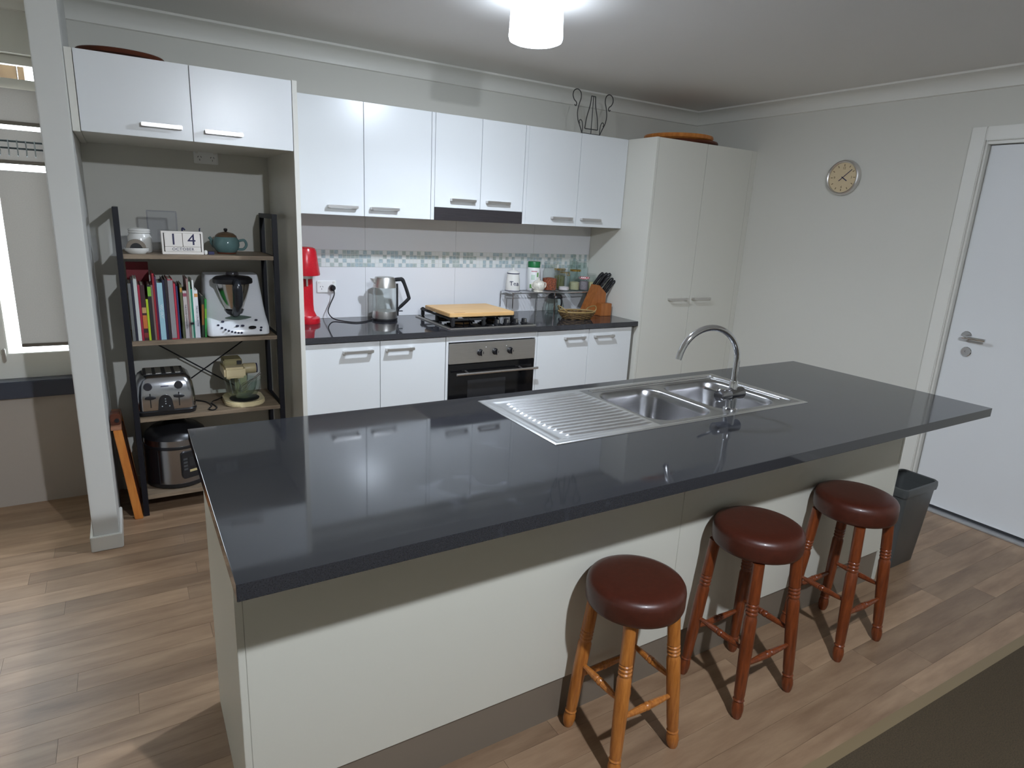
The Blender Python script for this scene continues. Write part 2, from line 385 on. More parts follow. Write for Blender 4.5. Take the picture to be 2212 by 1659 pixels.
b_ = NB(); add_box(b_, XR+0.030, XR+0.08, -2.884, -2.058, 0.010, 0.021); obj('draught_seal', b_, M_black, door, smooth=False)
TOX = Matrix.Rotation(-PI/2, 4, 'Y')
b_ = NB(); add_lathe(b_, [(0.0, 0.0), (0.026, 0.0), (0.027, 0.007), (0.024, 0.010), (0.0, 0.010)], (XR+0.034, -2.150, 1.030), 28, TOX)
add_tube(b_, smooth_path([(XR+0.03, -2.150, 1.028), (XR-0.012, -2.150, 1.028), (XR-0.018, -2.158, 1.028), (XR-0.018, -2.20, 1.026), (XR-0.016, -2.262, 1.025)], 4), 0.0085, 10)
obj('door_handle', b_, M_chrome, door)
b_ = NB(); add_lathe(b_, [(0.0, 0.0), (0.026, 0.0), (0.027, 0.007), (0.024, 0.010), (0.006, 0.010), (0.005, 0.006), (0.0, 0.006)], (XR+0.034, -2.166, 0.945), 28, TOX)
obj('door_lock', b_, M_chrome, door)
# window behind the nib
win = sempty('window_1', (-0.77, 0.06, 1.0))
b_ = NB()
for s in ((WX0, WX1, 2.09, WZ1), (WX0, WX1, WZ0, 0.70), (WX0, WX0+0.04, WZ0, WZ1), (WX1-0.03, WX1, WZ0, WZ1), (-0.632, -0.592, WZ0, WZ1), (WX0, WX1, 1.985, 2.03)):
    add_box(b_, s[0], s[1], 0.05, 0.10, s[2], s[3], bev=0.004)
obj('window_frame', b_, M_trim, win)
for x0, x1 in ((WX0+0.03, -0.61), (-0.61, WX1-0.02)):
    for z0, z1 in ((0.69, 1.99), (2.025, 2.10)):
        box('pane', (x0, x1, 0.073, 0.078, z0, z1), M_glass, win)
box('bottom_rail', (WX0+0.03, WX1, 0.045, 0.07, 0.645, 0.772), M_trim, win, bev=0.003)
box('window_sill', (WX0, WX1, -0.035, 0.06, WZ0-0.082, WZ0+0.002), M_sill, win, bev=0.004)
b_ = NB(); add_box(b_, -0.612, -0.600, 0.02, 0.05, 0.735, 0.80, bev=0.003); obj('window_latch', b_, M_handle, win)
b_ = NB()
for z in (1.758, 1.728): add_tube(b_, [(-0.59, 0.012, z), (-0.302, 0.012, z)], 0.004, 6)
peg = thing('hook_rail', 'thin grey wire rail of hooks across the upper window', 'hook rail', (-0.45, 0.012, 1.74)); obj('rail', b_, mat('grey_blue_wire', S(70, 84, 90), 0.5), peg)
for k in range(9):
    x = -0.57+k*0.0325; b_ = NB(); add_tube(b_, smooth_path([(x, 0.01, 1.765), (x, 0.008, 1.71), (x, 0.002, 1.695), (x, -0.006, 1.70)], 3), 0.0028, 6); obj('hook', b_, mat('pale_hook', S(170, 178, 182), 0.4), peg)
def blind(name, x0, x1, z0, z1, y, label, bulge=0.0):
    b = NB(); n = 12
    rows_ = [(b.verts.new((x0, y, z0+(z1-z0)*i/n)), b.verts.new((x1, y, z0+(z1-z0)*i/n))) for i in range(n+1)]
    for A, C in zip(rows_[:-1], rows_[1:]): b.faces.new((A[0], A[1], C[1], C[0]))
    t = thing(name, label, 'blind', (-0.42, y, z0)); obj('blind_fabric', b, M_blind, t)
    bb = NB(); add_box(bb, x0, x1, y-0.004, y+0.008, z0-0.012, z0+0.004, bev=0.002); obj('bottom_bar', bb, M_blind, t); return t
blind('window_blind', -0.532, -0.305, 0.818, 1.630, 0.022, 'taupe roller blind drawn down over the window left of the nib', 0.0)
blind('window_blind', -0.592, -0.305, 1.672, 1.81, 0.034, 'short taupe blind band behind the wire hook rail')
blind('window_blind', -0.592, -0.305, 1.842, 1.985, 0.034, 'topmost short taupe blind band under the window transom')
bm_t = thing('timber_beam', 'sunlit timber boards seen outside through the top of the window', 'beam', (-0.75, 0.45, 2.05))
for x0, x1, dz in ((-0.78, -0.56, 0), (-0.555, -0.49, 0.005), (-0.485, -0.415, -0.004), (-0.41, -0.385, 0)):
    b_ = NB(); add_box(b_, x0-0.03, x1-0.03, 0.45, 0.49, 2.025+dz, 2.4+dz, bev=0.002); obj('board', b_, wood('pale_outdoor_timber', S(110, 88, 60), S(70, 50, 30), (4, 4, 1), 0.7, 4), bm_t)

b_ = NB(); add_box(b_, WX0, -0.311, -0.005, -0.0005, 0.0005, WZ0-0.083); struct('trim_4', b_, mat('taupe_panel', S(168, 158, 148), 0.5))
# splashback tiles: children of the back wall
def wall_tile(x0, x1, z0, z1):
    box('tile', (x0+0.0008, x1-0.0008, -0.006, -0.0005, z0+0.0008, z1-0.0008), M_tile, wall_back)
gx = [0.668, 1.182, 1.787, 2.392, 2.886]
for x0, x1 in zip(gx[:-1], gx[1:]): wall_tile(x0, x1, 0.9, 1.2035); wall_tile(x0, x1, 1.3035, 1.504)
b_ = NB(); add_box(b_, 0.668, 2.886, -0.0035, -0.0002, 0.9, 1.503); obj('grout_bed', b_, M_grout, wall_back, smooth=False)
b_ = NB(); cz = 0.025; ncol = int((2.886-0.668)/cz)
rnd = random.Random(4)
for r in range(4):
    run = 0; prev = 0
    for c in range(ncol):
        p = 0.5 if r != 1 else 0.6
        k = 0 if rnd.random() < p else (1 if rnd.random() < 0.6 else 2)
        if prev == 0 and c and rnd.random() < 0.35: k = max(k, 1)
        prev = k
        x0 = 0.668+c*cz; z0 = 1.2035+r*cz; n0 = len(b_.faces)
        add_box(b_, x0+0.0014, x0+cz-0.0014, -0.0058, -0.002, z0+0.0014, z0+cz-0.0014)
        b_.faces.ensure_lookup_table()
        for f in b_.faces[n0:]: f.material_index = k
obj('mosaic_tile', b_, [M_mosW, M_mosB, M_mosG], wall_back, smooth=False, kind='stuff')
b_ = NB(); add_box(b_, 0.668, 2.886, -0.005, -0.003, 1.2035, 1.3035); obj('mosaic_grout', b_, mat('mosaic_grout', S(206, 206, 200), 0.8), wall_back, smooth=False)

# ------------------------------------------------------------------ ceiling lamps
def lamp(loc, bulb, shade, side, colb, label):
    t = thing('ceiling_lamp', label, 'lamp', (loc[0], loc[1], CEIL), 'ceiling lamps')
    c = (loc[0], loc[1], CEIL)
    b = NB(); add_lathe(b, [(0.0, 0), (0.104, 0), (0.104, -0.012), (0.100, -0.014), (0.094, -0.107), (0.090, -0.107), (0.096, -0.016), (0.0, -0.016)], c, 32); obj('lamp_base_baffle', b, M_white, t)  # base with an added unseen skirt that keeps bulb light off the ceiling
    b = NB(); add_lathe(b, [(0.1045, -0.006), (0.110, -0.148), (0.106, -0.160), (0.092, -0.166)], c, 36)
    b.faces.ensure_lookup_table(); cap = [f for f in b.faces if len(f.verts) == 36]
    bmesh.ops.delete(b, geom=cap, context='FACES_ONLY')     # open at the top
    obj('lamp_shade', b, emit('shade_glow', colb, shade, side), t)
    b = NB(); add_lathe(b, [(0.0915, -0.1662), (0.0, -0.1672)], c, 36); obj('shade_bottom', b, emit('shade_bottom_glow', colb, shade, 0.88), t)
    b = NB(); add_lathe(b, [(0.0, -0.055), (0.013, -0.057), (0.022, -0.070), (0.034, -0.092), (0.034, -0.108), (0.022, -0.128), (0.0, -0.136)], c, 16); obj('bulb', b, emit('bulb_glow', colb, bulb), t)
    return t
lamp(LAMP1, BULB1, SHADE1, SIDE1, (0.76, 0.86, 1.0, 1), 'glowing white frosted cylinder lamp on the kitchen ceiling')
lamp(LAMP2, BULB2, SHADE2, SIDE2, (0.83, 0.90, 1.0, 1), 'second frosted cylinder lamp on the ceiling nearer the carpet')

# ------------------------------------------------------------------ cabinets
def handle(parent, x, z, yface, L=0.16, mat_=None):
    b = NB()
    add_box(b, x-L/2, x+L/2, yface-0.030, yface-0.022, z-0.0075, z+0.0075, bev=0.0015)
    for s in (-1, 1): add_box(b, x+s*(L/2-0.010)-0.010, x+s*(L/2-0.010)+0.010, yface-0.024, yface+0.0005, z-0.007, z+0.007, bev=0.0012)
    return obj('handle', b, mat_ or M_handle, parent)
def door_(parent, x0, x1, z0, z1, yface, hx=None, hz=None, L=0.16, m=None):
    d = box('door', (x0, x1, yface, yface+0.017, z0, z1), m or M_cab, parent, bev=0.0012)
    if hx is not None: handle(d, hx, hz, yface, L)
    return d
M_gap = mat('gap_shade_grey', S(120, 118, 112), 0.6)  # grey of the sheets that stand in for shade between cabinet doors
# over-fridge cabinet with the full-height panel
t = thing('overhead_cabinet', 'white two-door cabinet high over the black shelf rack', 'cabinet', (0.23, -0.3, 1.781))
box('body', (-0.170, 0.644, -0.605, -0.001, 1.783, 2.078), M_cab2, t)
b_ = NB(); add_box(b_, 0.645, 0.667, -0.622, -0.001, 0.0, 2.082, bev=0.001); obj('side_panel', b_, M_cab2, t)
b_ = NB(); add_box(b_, -0.1965, -0.171, -0.622, -0.002, 1.778, 2.080, bev=0.001); obj('side_panel', b_, M_cab2, t)
b_ = NB(); add_box(b_, -0.170, 0.644, -0.604, -0.602, 1.784, 2.077); obj('door_gap_shade', b_, M_gap, t, smooth=False)
door_(t, -0.1685, 0.2285, 1.781, 2.080, -0.622, 0.114, 1.829, 0.150); door_(t, 0.2315, 0.6425, 1.781, 2.080, -0.622, 0.350, 1.825, 0.150)
# wall cabinets
def upper(x0, x1, doors, zb, label, hz, z_body=None):
    t = thing('wall_cabinet', label, 'cabinet', ((x0+x1)/2, -0.16, zb), 'white wall cabinets')
    box('body', (x0, x1, -0.318, -0.008, zb+0.001, 2.079), M_cab2, t)
    b = NB(); add_box(b, x0+0.002, x1-0.002, -0.3195, -0.3175, zb+0.002, 2.078); obj('door_gap_shade', b, M_gap, t, smooth=False)
    for a, c, hx in doors: door_(t, a, c, zb, 2.080, -0.336, hx, hz)
    return t
t = upper(0.668, 1.481, [(0.690, 1.0685, 0.950), (1.0715, 1.4585, 1.182)], 1.504, 'two-door white wall cabinet left of the range hood', 1.548)
box('end_panel', (1.4605, 1.4805, -0.336, -0.3195, 1.504, 2.08), M_cab, t)
t = upper(1.4815, 2.078, [(1.483, 1.7775, 1.660), (1.7805, 2.0755, 1.896)], 1.575, 'narrow two-door white wall cabinet above the range hood', 1.620)
t = upper(2.0785, 2.886, [(2.101, 2.4945, 2.372), (2.4975, 2.885, 2.607)], 1.504, 'two-door white wall cabinet beside the tall pantry', 1.551)
box('end_panel', (2.079, 2.099, -0.336, -0.3195, 1.504, 2.08), M_cab, t)
# range hood
t = thing('range_hood', 'slim dark stainless range hood under the middle wall cabinet', 'range hood', (1.778, -0.17, 1.503))
M_dsteel = mat('dark_steel', (0.11, 0.10, 0.11, 1), 0.3, 0.85, noise=0.1, nscale=10, stretch=(1, 30, 30))
box('front_panel', (1.4815, 2.0775, -0.338, -0.322, 1.503, 1.573), M_dsteel, t, bev=0.002)
box('body', (1.483, 2.076, -0.321, -0.010, 1.506, 1.574), mat('hood_grey', S(150, 150, 148), 0.5), t)
# base cabinets
def base(x0, x1, doors, label):
    t = thing('base_cabinet', label, 'cabinet', ((x0+x1)/2, -0.3, 0.0), 'white base cabinets under the back bench')
    box('body', (x0, x1, -0.565, -0.012, 0.15, 0.866), M_cab2, t)
    b = NB(); add_box(b, x0+0.002, x1-0.002, -0.567, -0.5645, 0.152, 0.864); obj('door_gap_shade', b, M_gap, t, smooth=False)
    b = NB(); add_box(b, x0, x1, -0.52, -0.50, 0.0, 0.15); obj('kickboard', b, M_kick, t, smooth=False)
    for a, c, hx in doors: door_(t, a, c, 0.152, 0.862, -0.583, hx, 0.813)
    return t
base(0.668, 1.4575, [(0.672, 1.0665, 0.945), (1.0695, 1.4555, 1.178)], 'two-door white base cabinet below the kettle')
base(2.0835, 2.887, [(2.085, 2.4845, 2.365), (2.4875, 2.850, 2.605)], 'two-door white base cabinet below the knife block')
t = thing('oven_cabinet', 'white surround panel framing the built-in oven', 'cabinet', (1.77, -0.3, 0.0))
for b0 in ((1.459, 1.4745, -0.583, -0.012, 0.12, 0.866), (2.066, 2.082, -0.583, -0.012, 0.12, 0.866), (1.4747, 2.0658, -0.583, -0.012, 0.829, 0.866), (1.4747, 2.0658, -0.583, -0.012, 0.12, 0.235)):
    box('panel', b0, M_cab, t, bev=0.001)
# oven
t = thing('oven', 'built-in stainless oven with black glass door and three knobs', 'oven', (1.77, -0.3, 0.24))
box('body', (1.478, 2.062, -0.57, -0.05, 0.242, 0.822), M_black, t)
cpn = box('control_panel', (1.4765, 2.0635, -0.592, -0.571, 0.702, 0.822), M_steel, t, bev=0.002)
TOY = Matrix.Rotation(PI/2, 4, 'X')
for x in (1.676, 1.778, 1.882):
    b_ = NB(); add_lathe(b_, [(0.0, 0.0), (0.020, 0.0), (0.020, 0.004), (0.016, 0.006), (0.015, 0.020), (0.0, 0.021)], (x, -0.592, 0.762), 20, TOY)
    add_box(b_, x-0.0042, x+0.0042, -0.624, -0.610, 0.745, 0.779, bev=0.0015); obj('knob', b_, M_black, cpn)
    b_ = NB(); add_box(b_, x-0.003, x+0.003, -0.6252, -0.6236, 0.746, 0.778); obj('knob_face', b_, M_steel, cpn, smooth=False)
for x in (1.716, 1.856):
    b_ = NB(); add_lathe(b_, [(0, 0), (0.0025, 0), (0.002, 0.0015), (0, 0.002)], (x, -0.592, 0.792), 8, TOY); obj('indicator', b_, M_white, cpn)
dr = box('oven_door', (1.4765, 2.0635, -0.590, -0.571, 0.246, 0.698), M_blackglass, t, bev=0.002)
b_ = NB(); add_box(b_, 1.60, 1.86, -0.5912, -0.5902, 0.33, 0.598); obj('oven_window', b_, mat('smoked_window', (0.022, 0.022, 0.024, 1), 0.08), dr, smooth=False)
b_ = NB(); add_tube(b_, [(1.508, -0.632, 0.648), (2.066, -0.632, 0.648)], 0.0075, 12)
for x in (1.585, 1.955): add_tube(b_, [(x, -0.632, 0.648), (x, -0.588, 0.655)], 0.006, 8)
obj('oven_handle', b_, M_handle, dr)
# pantry
t = thing('pantry_cabinet', 'tall white two-door pantry cabinet in the corner', 'pantry', (3.36, -0.3, 0.0))
box('body', (2.890, 3.849, -0.588, -0.001, 0.12, 2.078), M_cab2, t)
box('side_panel', (2.888, 2.906, -0.608, -0.002, 0.0, 2.081), M_cab2, t, bev=0.001)
box('kickboard', (2.906, 3.849, -0.54, -0.52, 0.0, 0.12), M_kick, t)
b_ = NB(); add_box(b_, 2.908, 3.848, -0.590, -0.5875, 0.13, 2.076); obj('door_gap_shade', b_, M_gap, t, smooth=False)
door_(t, 2.9085, 3.3465, 0.125, 2.080, -0.607, 3.219, 1.046, 0.175, M_cab2); door_(t, 3.3495, 3.798, 0.125, 2.080, -0.607, 3.450, 1.046, 0.175, M_cab2)
box('filler_strip', (3.8005, 3.8495, -0.605, -0.589, 0.0, 2.080), M_cab2, t)
# back benchtop
t = obj('benchtop', add_box(NB(), 0.668, 2.887, -0.602, -0.0065, 0.868, 0.900, bev=0.0015), M_stone2)
tag(t, 'long dark charcoal stone benchtop along the back wall', 'benchtop')

# ------------------------------------------------------------------ island
t = thing('island_cabinet', 'off-white panelled island cabinet with taupe kickboard', 'cabinet', (1.42, -2.2, 0.0))
M_isl = mat('island_panel', S(208, 206, 194), 0.4)
b_ = NB(); add_box(b_, 0.066, 0.082, -2.466, -1.90, 0.0, 0.865, bev=0.001); obj('end_panel', b_, M_isl, t)
b_ = NB(); add_box(b_, 2.762, 2.778, -2.466, -1.90, 0.0, 0.865, bev=0.001); obj('end_panel', b_, M_isl, t)
box('back_panel', (0.0825, 1.4312, -2.4655, -2.449, 0.150, 0.865), M_isl, t, bev=0.001)
box('back_panel', (1.4324, 2.7615, -2.4655, -2.449, 0.150, 0.865), M_isl, t, bev=0.001)
box('kickboard', (0.0825, 2.7615, -2.457, -2.442, 0.0, 0.149), M_kick, t)
box('body', (0.0825, 2.7615, -2.44, -1.90, 0.10, 0.68), M_cab2, t)
SX0, SX1, SY0, SY1 = 0.954, 2.142, -2.388, -1.906
b_ = NB()
def frame_slab(b, o, i, z0, z1):
    ring = lambda r, z: [b.verts.new((x, y, z)) for x, y in ((r[0], r[2]), (r[1], r[2]), (r[1], r[3]), (r[0], r[3]))]
    O1, I1, O0, I0 = ring(o, z1), ring(i, z1), ring(o, z0), ring(i, z0)
    for k in range(4):
        j = (k+1) % 4
        b.faces.new((O1[k], O1[j], I1[j], I1[k])); b.faces.new((O0[j], O0[k], I0[k], I0[j])); b.faces.new((O0[k], O0[j], O1[j], O1[k])); b.faces.new((I0[j], I0[k], I1[k], I1[j]))
frame_slab(b_, (0.042, 2.816, -2.738, -1.848), (SX0+0.02, SX1-0.02, SY0+0.02, SY1-0.02), 0.866, 0.900)
isl = obj('island_benchtop', b_, M_stone, smooth=False); md = isl.modifiers.new('edge', 'BEVEL'); md.width = 0.0015; md.segments = 2
tag(isl, 'large glossy charcoal stone top of the kitchen island', 'benchtop')
# sink: plate with two bowls and a ribbed drainer
sink = thing('sink', 'stainless double-bowl sink with ribbed drainer set in the island', 'sink', ((SX0+SX1)/2, (SY0+SY1)/2, 0.900))
ZP = 0.9015
def bowl_cell(cx0, cx1, bx0, bx1, by0, by1, r, depth):
    b = NB(); n = 6
    P = rrect(bx0, bx1, by0, by1, r, n); N = len(P); cx, cy = (bx0+bx1)/2, (by0+by1)/2
    hx0, hx1, hy0, hy1 = cx0, cx1, SY0+0.018, SY1-0.018
    outer = []
    for x, y in P:
        dx, dy = x-cx, y-cy; s = min((hx1-cx)/dx if dx > 1e-9 else ((hx0-cx)/dx if dx < -1e-9 else 1e9), (hy1-cy)/dy if dy > 1e-9 else ((hy0-cy)/dy if dy < -1e-9 else 1e9))
        outer.append((cx+dx*s, cy+dy*s))
    for c in ((hx0, hy0), (hx1, hy0), (hx1, hy1), (hx0, hy1)):     # snap nearest to the true corners
        k = min(range(N), key=lambda i: (outer[i][0]-c[0])**2+(outer[i][1]-c[1])**2); outer[k] = c
    def ins(d, z, rr):
        return [(x, y, z) for x, y in rrect(bx0+d, bx1-d, by0+d, by1-d, max(0.012, rr-d), n)]
    rings = [[(x, y, ZP) for x, y in outer], ins(-0.004, ZP, r), ins(0.0, ZP-0.0015, r), ins(0.004, ZP-0.006, r), ins(0.010, ZP-0.03, r), ins(0.022, ZP-depth+0.03, r), ins(0.034, ZP-depth+0.008, r), ins(0.055, ZP-depth, r)]
    V = [[b.verts.new(p) for p in rg] for rg in rings]
    for A, B in zip(V[:-1], V[1:]):
        for k in range(N): b.faces.new((A[k], A[(k+1) % N], B[(k+1) % N], B[k]))
    c = b.verts.new((cx, cy, ZP-depth-0.004))
    for k in range(N): b.faces.new((V[-1][k], V[-1][(k+1) % N], c))
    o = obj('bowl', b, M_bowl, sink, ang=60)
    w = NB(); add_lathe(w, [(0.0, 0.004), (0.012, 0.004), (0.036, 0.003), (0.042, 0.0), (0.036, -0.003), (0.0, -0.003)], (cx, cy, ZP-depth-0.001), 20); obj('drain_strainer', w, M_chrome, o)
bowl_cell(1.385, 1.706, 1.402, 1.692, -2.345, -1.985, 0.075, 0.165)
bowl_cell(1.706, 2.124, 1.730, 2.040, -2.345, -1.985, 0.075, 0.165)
# drainer: height field with raised ribs
b_ = NB(); nx, ny = 72, 150; x0, x1, y0, y1 = SX0+0.018, 1.385, SY0+0.018, SY1-0.018
grid = []
def sst(a, b, t): t = max(0, min(1, (t-a)/(b-a))); return t*t*(3-2*t)
for i in range(nx+1):
    row = []
    for j in range(ny+1):
        x = x0+(x1-x0)*i/nx; y = y0+(y1-y0)*j/ny
        ins_ = min(sst(0.985, 1.005, x), sst(y0+0.012, y0+0.032, y), sst(y1-0.012, y1-0.032, y) if False else sst(-(y1-0.012), -(y1-0.032), -y))
        z = ZP-0.0035*ins_*(1-sst(1.335, 1.384, x))
        yc = (y0+y1)/2; u = (y-yc)/(0.94+0.06*(x-x0)/(x1-x0)); ph = (u/0.0285) % 1.0; d = abs(ph-0.5)*0.0285
        k = math.floor(u/0.0285); st = 1.018+0.0006*abs(k)**2*0.6
        if abs(u) < 0.196:
            rib = math.exp(-(d/0.0042)**2); z += 0.0042*rib*sst(st, st+0.010, x)*(1-sst(1.352, 1.383, x))
        row.append(b_.verts.new((x, y, z)))
    grid.append(row)
for i in range(nx):
    for j in range(ny): b_.faces.new((grid[i][j], grid[i+1][j], grid[i+1][j+1], grid[i][j+1]))
obj('drainboard', b_, M_sink, sink, ang=80)
b_ = NB()   # outer rim with a raised bead
O = [(SX0, SY0), (SX1, SY0), (SX1, SY1), (SX0, SY1)]
rings = []
for d, z in ((0.0, 0.9003), (0.0005, 0.9022), (0.004, 0.9030), (0.010, 0.9028), (0.014, 0.9018), (0.018, ZP)):
    rings.append([b_.verts.new((x+(d if x == SX0 else -d), y+(d if y == SY0 else -d), z)) for x, y in O])
for A, B in zip(rings[:-1], rings[1:]):
    for k in range(4): b_.faces.new((A[k], A[(k+1) % 4], B[(k+1) % 4], B[k]))
obj('rim', b_, M_sink, sink)
b_ = NB()   # raised ledge lines round the bowls
for pts in ([(1.42, -1.942, ZP+0.0006), (1.60, -1.938, ZP+0.0008), (2.06, -1.935, ZP+0.0008), (2.098, -1.955, ZP+0.0008), (2.104, -2.05, ZP+0.0008), (2.104, -2.30, ZP+0.0008), (2.095, -2.345, ZP+0.0006)],
            [(1.42, -1.960, ZP+0.0004), (2.05, -1.956, ZP+0.0006), (2.072, -1.97, ZP+0.0006), (2.078, -2.05, ZP+0.0006), (2.078, -2.31, ZP+0.0004)]):
    add_tube(b_, smooth_path(pts, 5), 0.0035, 8)
obj('ledge_bead', b_, M_sink, sink)
# tap
t = thing('mixer_tap', 'chrome gooseneck mixer tap standing on the sink edge', 'tap', (1.757, -2.338, ZP))
TX, TY = 1.757, -2.338
b_ = NB(); add_lathe(b_, [(0.026, 0.0), (0.026, 0.006), (0.021, 0.010), (0.020, 0.05), (0.0, 0.05)], (TX, TY, ZP), 24); obj('tap_base', b_, M_chrome, t)
b_ = NB(); MX = Matrix.Rotation(-PI/2, 4, 'Y')
add_lathe(b_, [(0.0, -0.05), (0.018, -0.05), (0.022, -0.046), (0.0225, 0.02), (0.0215, 0.022), (0.0225, 0.024), (0.0225, 0.070), (0.019, 0.074), (0.0, 0.0745)], (TX, TY, 0.962), 24, MX); obj('valve_body', b_, mat('dark_chrome', (0.34, 0.34, 0.36, 1), 0.1, 1.0), t)
b_ = NB(); add_tube(b_, [(TX-0.066, TY+0.004, 0.972), (TX-0.130, TY+0.02, 0.992)], 0.0045, 10); obj('tap_lever', b_, M_chrome, t)
b_ = NB(); add_lathe(b_, [(0.0, 0.978), (0.0145, 0.978), (0.0145, 1.008), (0.0125, 1.011), (0.0, 1.011)], (TX, TY, 0), 20)
a = math.radians(168); d = Vector((math.cos(a), math.sin(a), 0)); rr = 0.122; pts = [(TX, TY, 1.0), (TX, TY, 1.05)]
for k in range(0, 25):
    th = math.radians(168*k/24); pts.append(tuple(Vector((TX, TY, 1.08))+d*(rr-rr*math.cos(th))+Vector((0, 0, rr*math.sin(th)))))
e = Vector(pts[-1]); tdir = (e-Vector(pts[-2])).normalized(); pts.append(tuple(e+tdir*0.012))
add_tube(b_, pts, 0.0108, 14); obj('spout', b_, M_chrome, t)

# ------------------------------------------------------------------ bar stools
def make_stool(x, y, h, wood_m, label, fx=0.117, fy=0.110):
    t = thing('bar_stool', label, 'stool', (x, y, 0.0), 'bar stools at the island')
    r = 0.143; tk = 0.078
    b = NB(); add_lathe(b, [(0, h-tk), (r-0.012, h-tk), (r-0.003, h-tk+0.006), (r, h-tk+0.016), (r, h-0.024), (r-0.002, h-0.014), (r-0.007, h-0.006), (r-0.015, h-0.001), (r-0.028, h+0.002), (r*0.5, h+0.004), (0, h+0.004)], (0, 0, 0), 48)
    obj('seat', b, M_leather, t, local=True, ang=60)
    legs = {}
    for sx in (-1, 1):
        for sy in (-1, 1):
            top = Vector((sx*(fx-0.034), sy*(fy-0.032), h-tk-0.0005)); foot = Vector((sx*fx, sy*fy, 0.0)); d = foot-top; L = d.length
            pr = [(0.0, 0.0), (0.0185, 0.0), (0.0185, 0.10*L), (0.019, 0.245*L)]
            for q in (0.26, 0.285, 0.31): pr += [(0.0165, (q-0.010)*L), (0.0195, (q-0.002)*L), (0.0195, (q+0.004)*L)]
            pr += [(0.0165, 0.325*L), (0.0205, 0.35*L), (0.0205, 0.55*L), (0.0175, 0.84*L), (0.0155, 0.868*L), (0.0185, 0.877*L), (0.0150, 0.887*L), (0.0185, 0.91*L), (0.0195, 0.94*L), (0.0165, 0.98*L), (0.0125, 0.999*L), (0.0, L)]
            b = NB(); add_lathe(b, pr, top, 16, axis_to(d)); 
            for v in b.verts:
                if v.co.z < 0.0: v.co.z = 0.0
            obj('leg', b, wood_m, t, local=True); legs[(sx, sy)] = (top, foot)
    def at(k, z):
        a, c = legs[k]; s = (a.z-z)/(a.z-c.z); return a+(c-a)*s
    for k1, k2, z in (((-1, -1), (1, -1), 0.185), ((-1, 1), (1, 1), 0.185), ((-1, -1), (-1, 1), 0.235), ((1, -1), (1, 1), 0.235)):
        p, q = at(k1, z), at(k2, z); L = (q-p).length; D = (q-p).normalized()
        pr = [(0.006, 0.012), (0.0095, 0.25*L), (0.0115, 0.44*L), (0.009, 0.455*L), (0.0125, 0.48*L), (0.0125, 0.52*L), (0.009, 0.545*L), (0.0115, 0.56*L), (0.0095, 0.75*L), (0.006, L-0.012)]
        b = NB(); add_lathe(b, pr, p, 10, axis_to(D)); obj('stretcher', b, wood_m, t, local=True)
    return t
make_stool(1.110, -2.612, 0.551, M_pine, 'nearest bar stool, honey pine legs under a round brown seat')
make_stool(1.628, -2.618, 0.611, M_stain, 'middle bar stool with red-brown legs and round brown seat', 0.130, 0.118)
make_stool(2.197, -2.611, 0.602, M_stain, 'farthest bar stool, red-brown legs, next to the grey bin', 0.130, 0.115)
# bin
t = thing('waste_bin', 'open grey plastic waste bin by the island end', 'bin', (3.03, -2.385, 0.0))
b_ = NB(); levels = [(0.0, 0.105, 0.062), (0.004, 0.108, 0.065), (0.385, 0.140, 0.083)]
rings = [[b_.verts.new((3.03+x, -2.385+y, z)) for x, y in rrect(-hx, hx, -hy, hy, 0.022, 5)] for z, hx, hy in levels]
inner = [[b_.verts.new((3.03+x, -2.385+y, z)) for x, y in rrect(-hx, hx, -hy, hy, 0.020, 5)] for z, hx, hy in ((0.385, 0.137, 0.080), (0.008, 0.105, 0.062))]
allr = rings+inner; N = len(rings[0])
for A, B in zip(allr[:-1], allr[1:]):
    for k in range(N): b_.faces.new((A[k], A[(k+1) % N], B[(k+1) % N], B[k]))
b_.faces.new(list(reversed(rings[0]))); b_.faces.new(inner[-1]); obj('bin_body', b_, M_bin, t)
b_ = NB(); rg = []
for d, z in ((0.0, 0.378), (0.006, 0.380), (0.008, 0.400), (0.006, 0.418), (0.001, 0.422), (-0.004, 0.418), (-0.004, 0.378)):
    rg.append([b_.verts.new((3.03+x, -2.385+y, z)) for x, y in rrect(-0.140-d, 0.140+d, -0.083-d, 0.083+d, 0.022, 5)])
rg.append(rg[0])
for A, B in zip(rg[:-1], rg[1:]):
    for k in range(N): b_.faces.new((A[k], A[(k+1) % N], B[(k+1) % N], B[k]))
obj('bin_rim', b_, M_bin, t)
b_ = NB(); add_box(b_, 3.176, 3.190, -2.43, -2.34, 0.34, 0.405, bev=0.003); obj('bin_handle', b_, M_bin, t)

# ------------------------------------------------------------------ clock, sockets
t = thing('wall_clock', 'round silver-rimmed wall clock with cream dial beside the door', 'clock', (XR, -1.295, 1.884))
TX_ = Matrix.Rotation(-PI/2, 4, 'Y'); cc = (XR, -1.295, 1.884)
b_ = NB(); add_lathe(b_, [(0.0, 0.001), (0.106, 0.001), (0.108, 0.012), (0.104, 0.030), (0.097, 0.034), (0.091, 0.030), (0.090, 0.020), (0.0, 0.019)], cc, 48, TX_); obj('clock_case', b_, M_handle, t)
b_ = NB(); add_lathe(b_, [(0.0, 0.0195), (0.0895, 0.0195), (0.0895, 0.021), (0.0, 0.021)], cc, 40, TX_); dial = obj('dial', b_, mat('cream_dial', S(206, 186, 150), 0.6), t)
b_ = NB()
for k in range(12):
    a = 2*PI*k/12; y = cc[1]-math.sin(a)*0.074; z = cc[2]+math.cos(a)*0.074
    Mx = Matrix.Translation((XR-0.0215, y, z)) @ Matrix.Rotation(a, 4, 'X')
    add_box(b_, -0.0006, 0.0006, -0.0022, 0.0022, -0.006, 0.006, M=Mx)
obj('hour_mark', b_, mat('dial_brown', S(120, 100, 72), 0.6), dial, smooth=False)
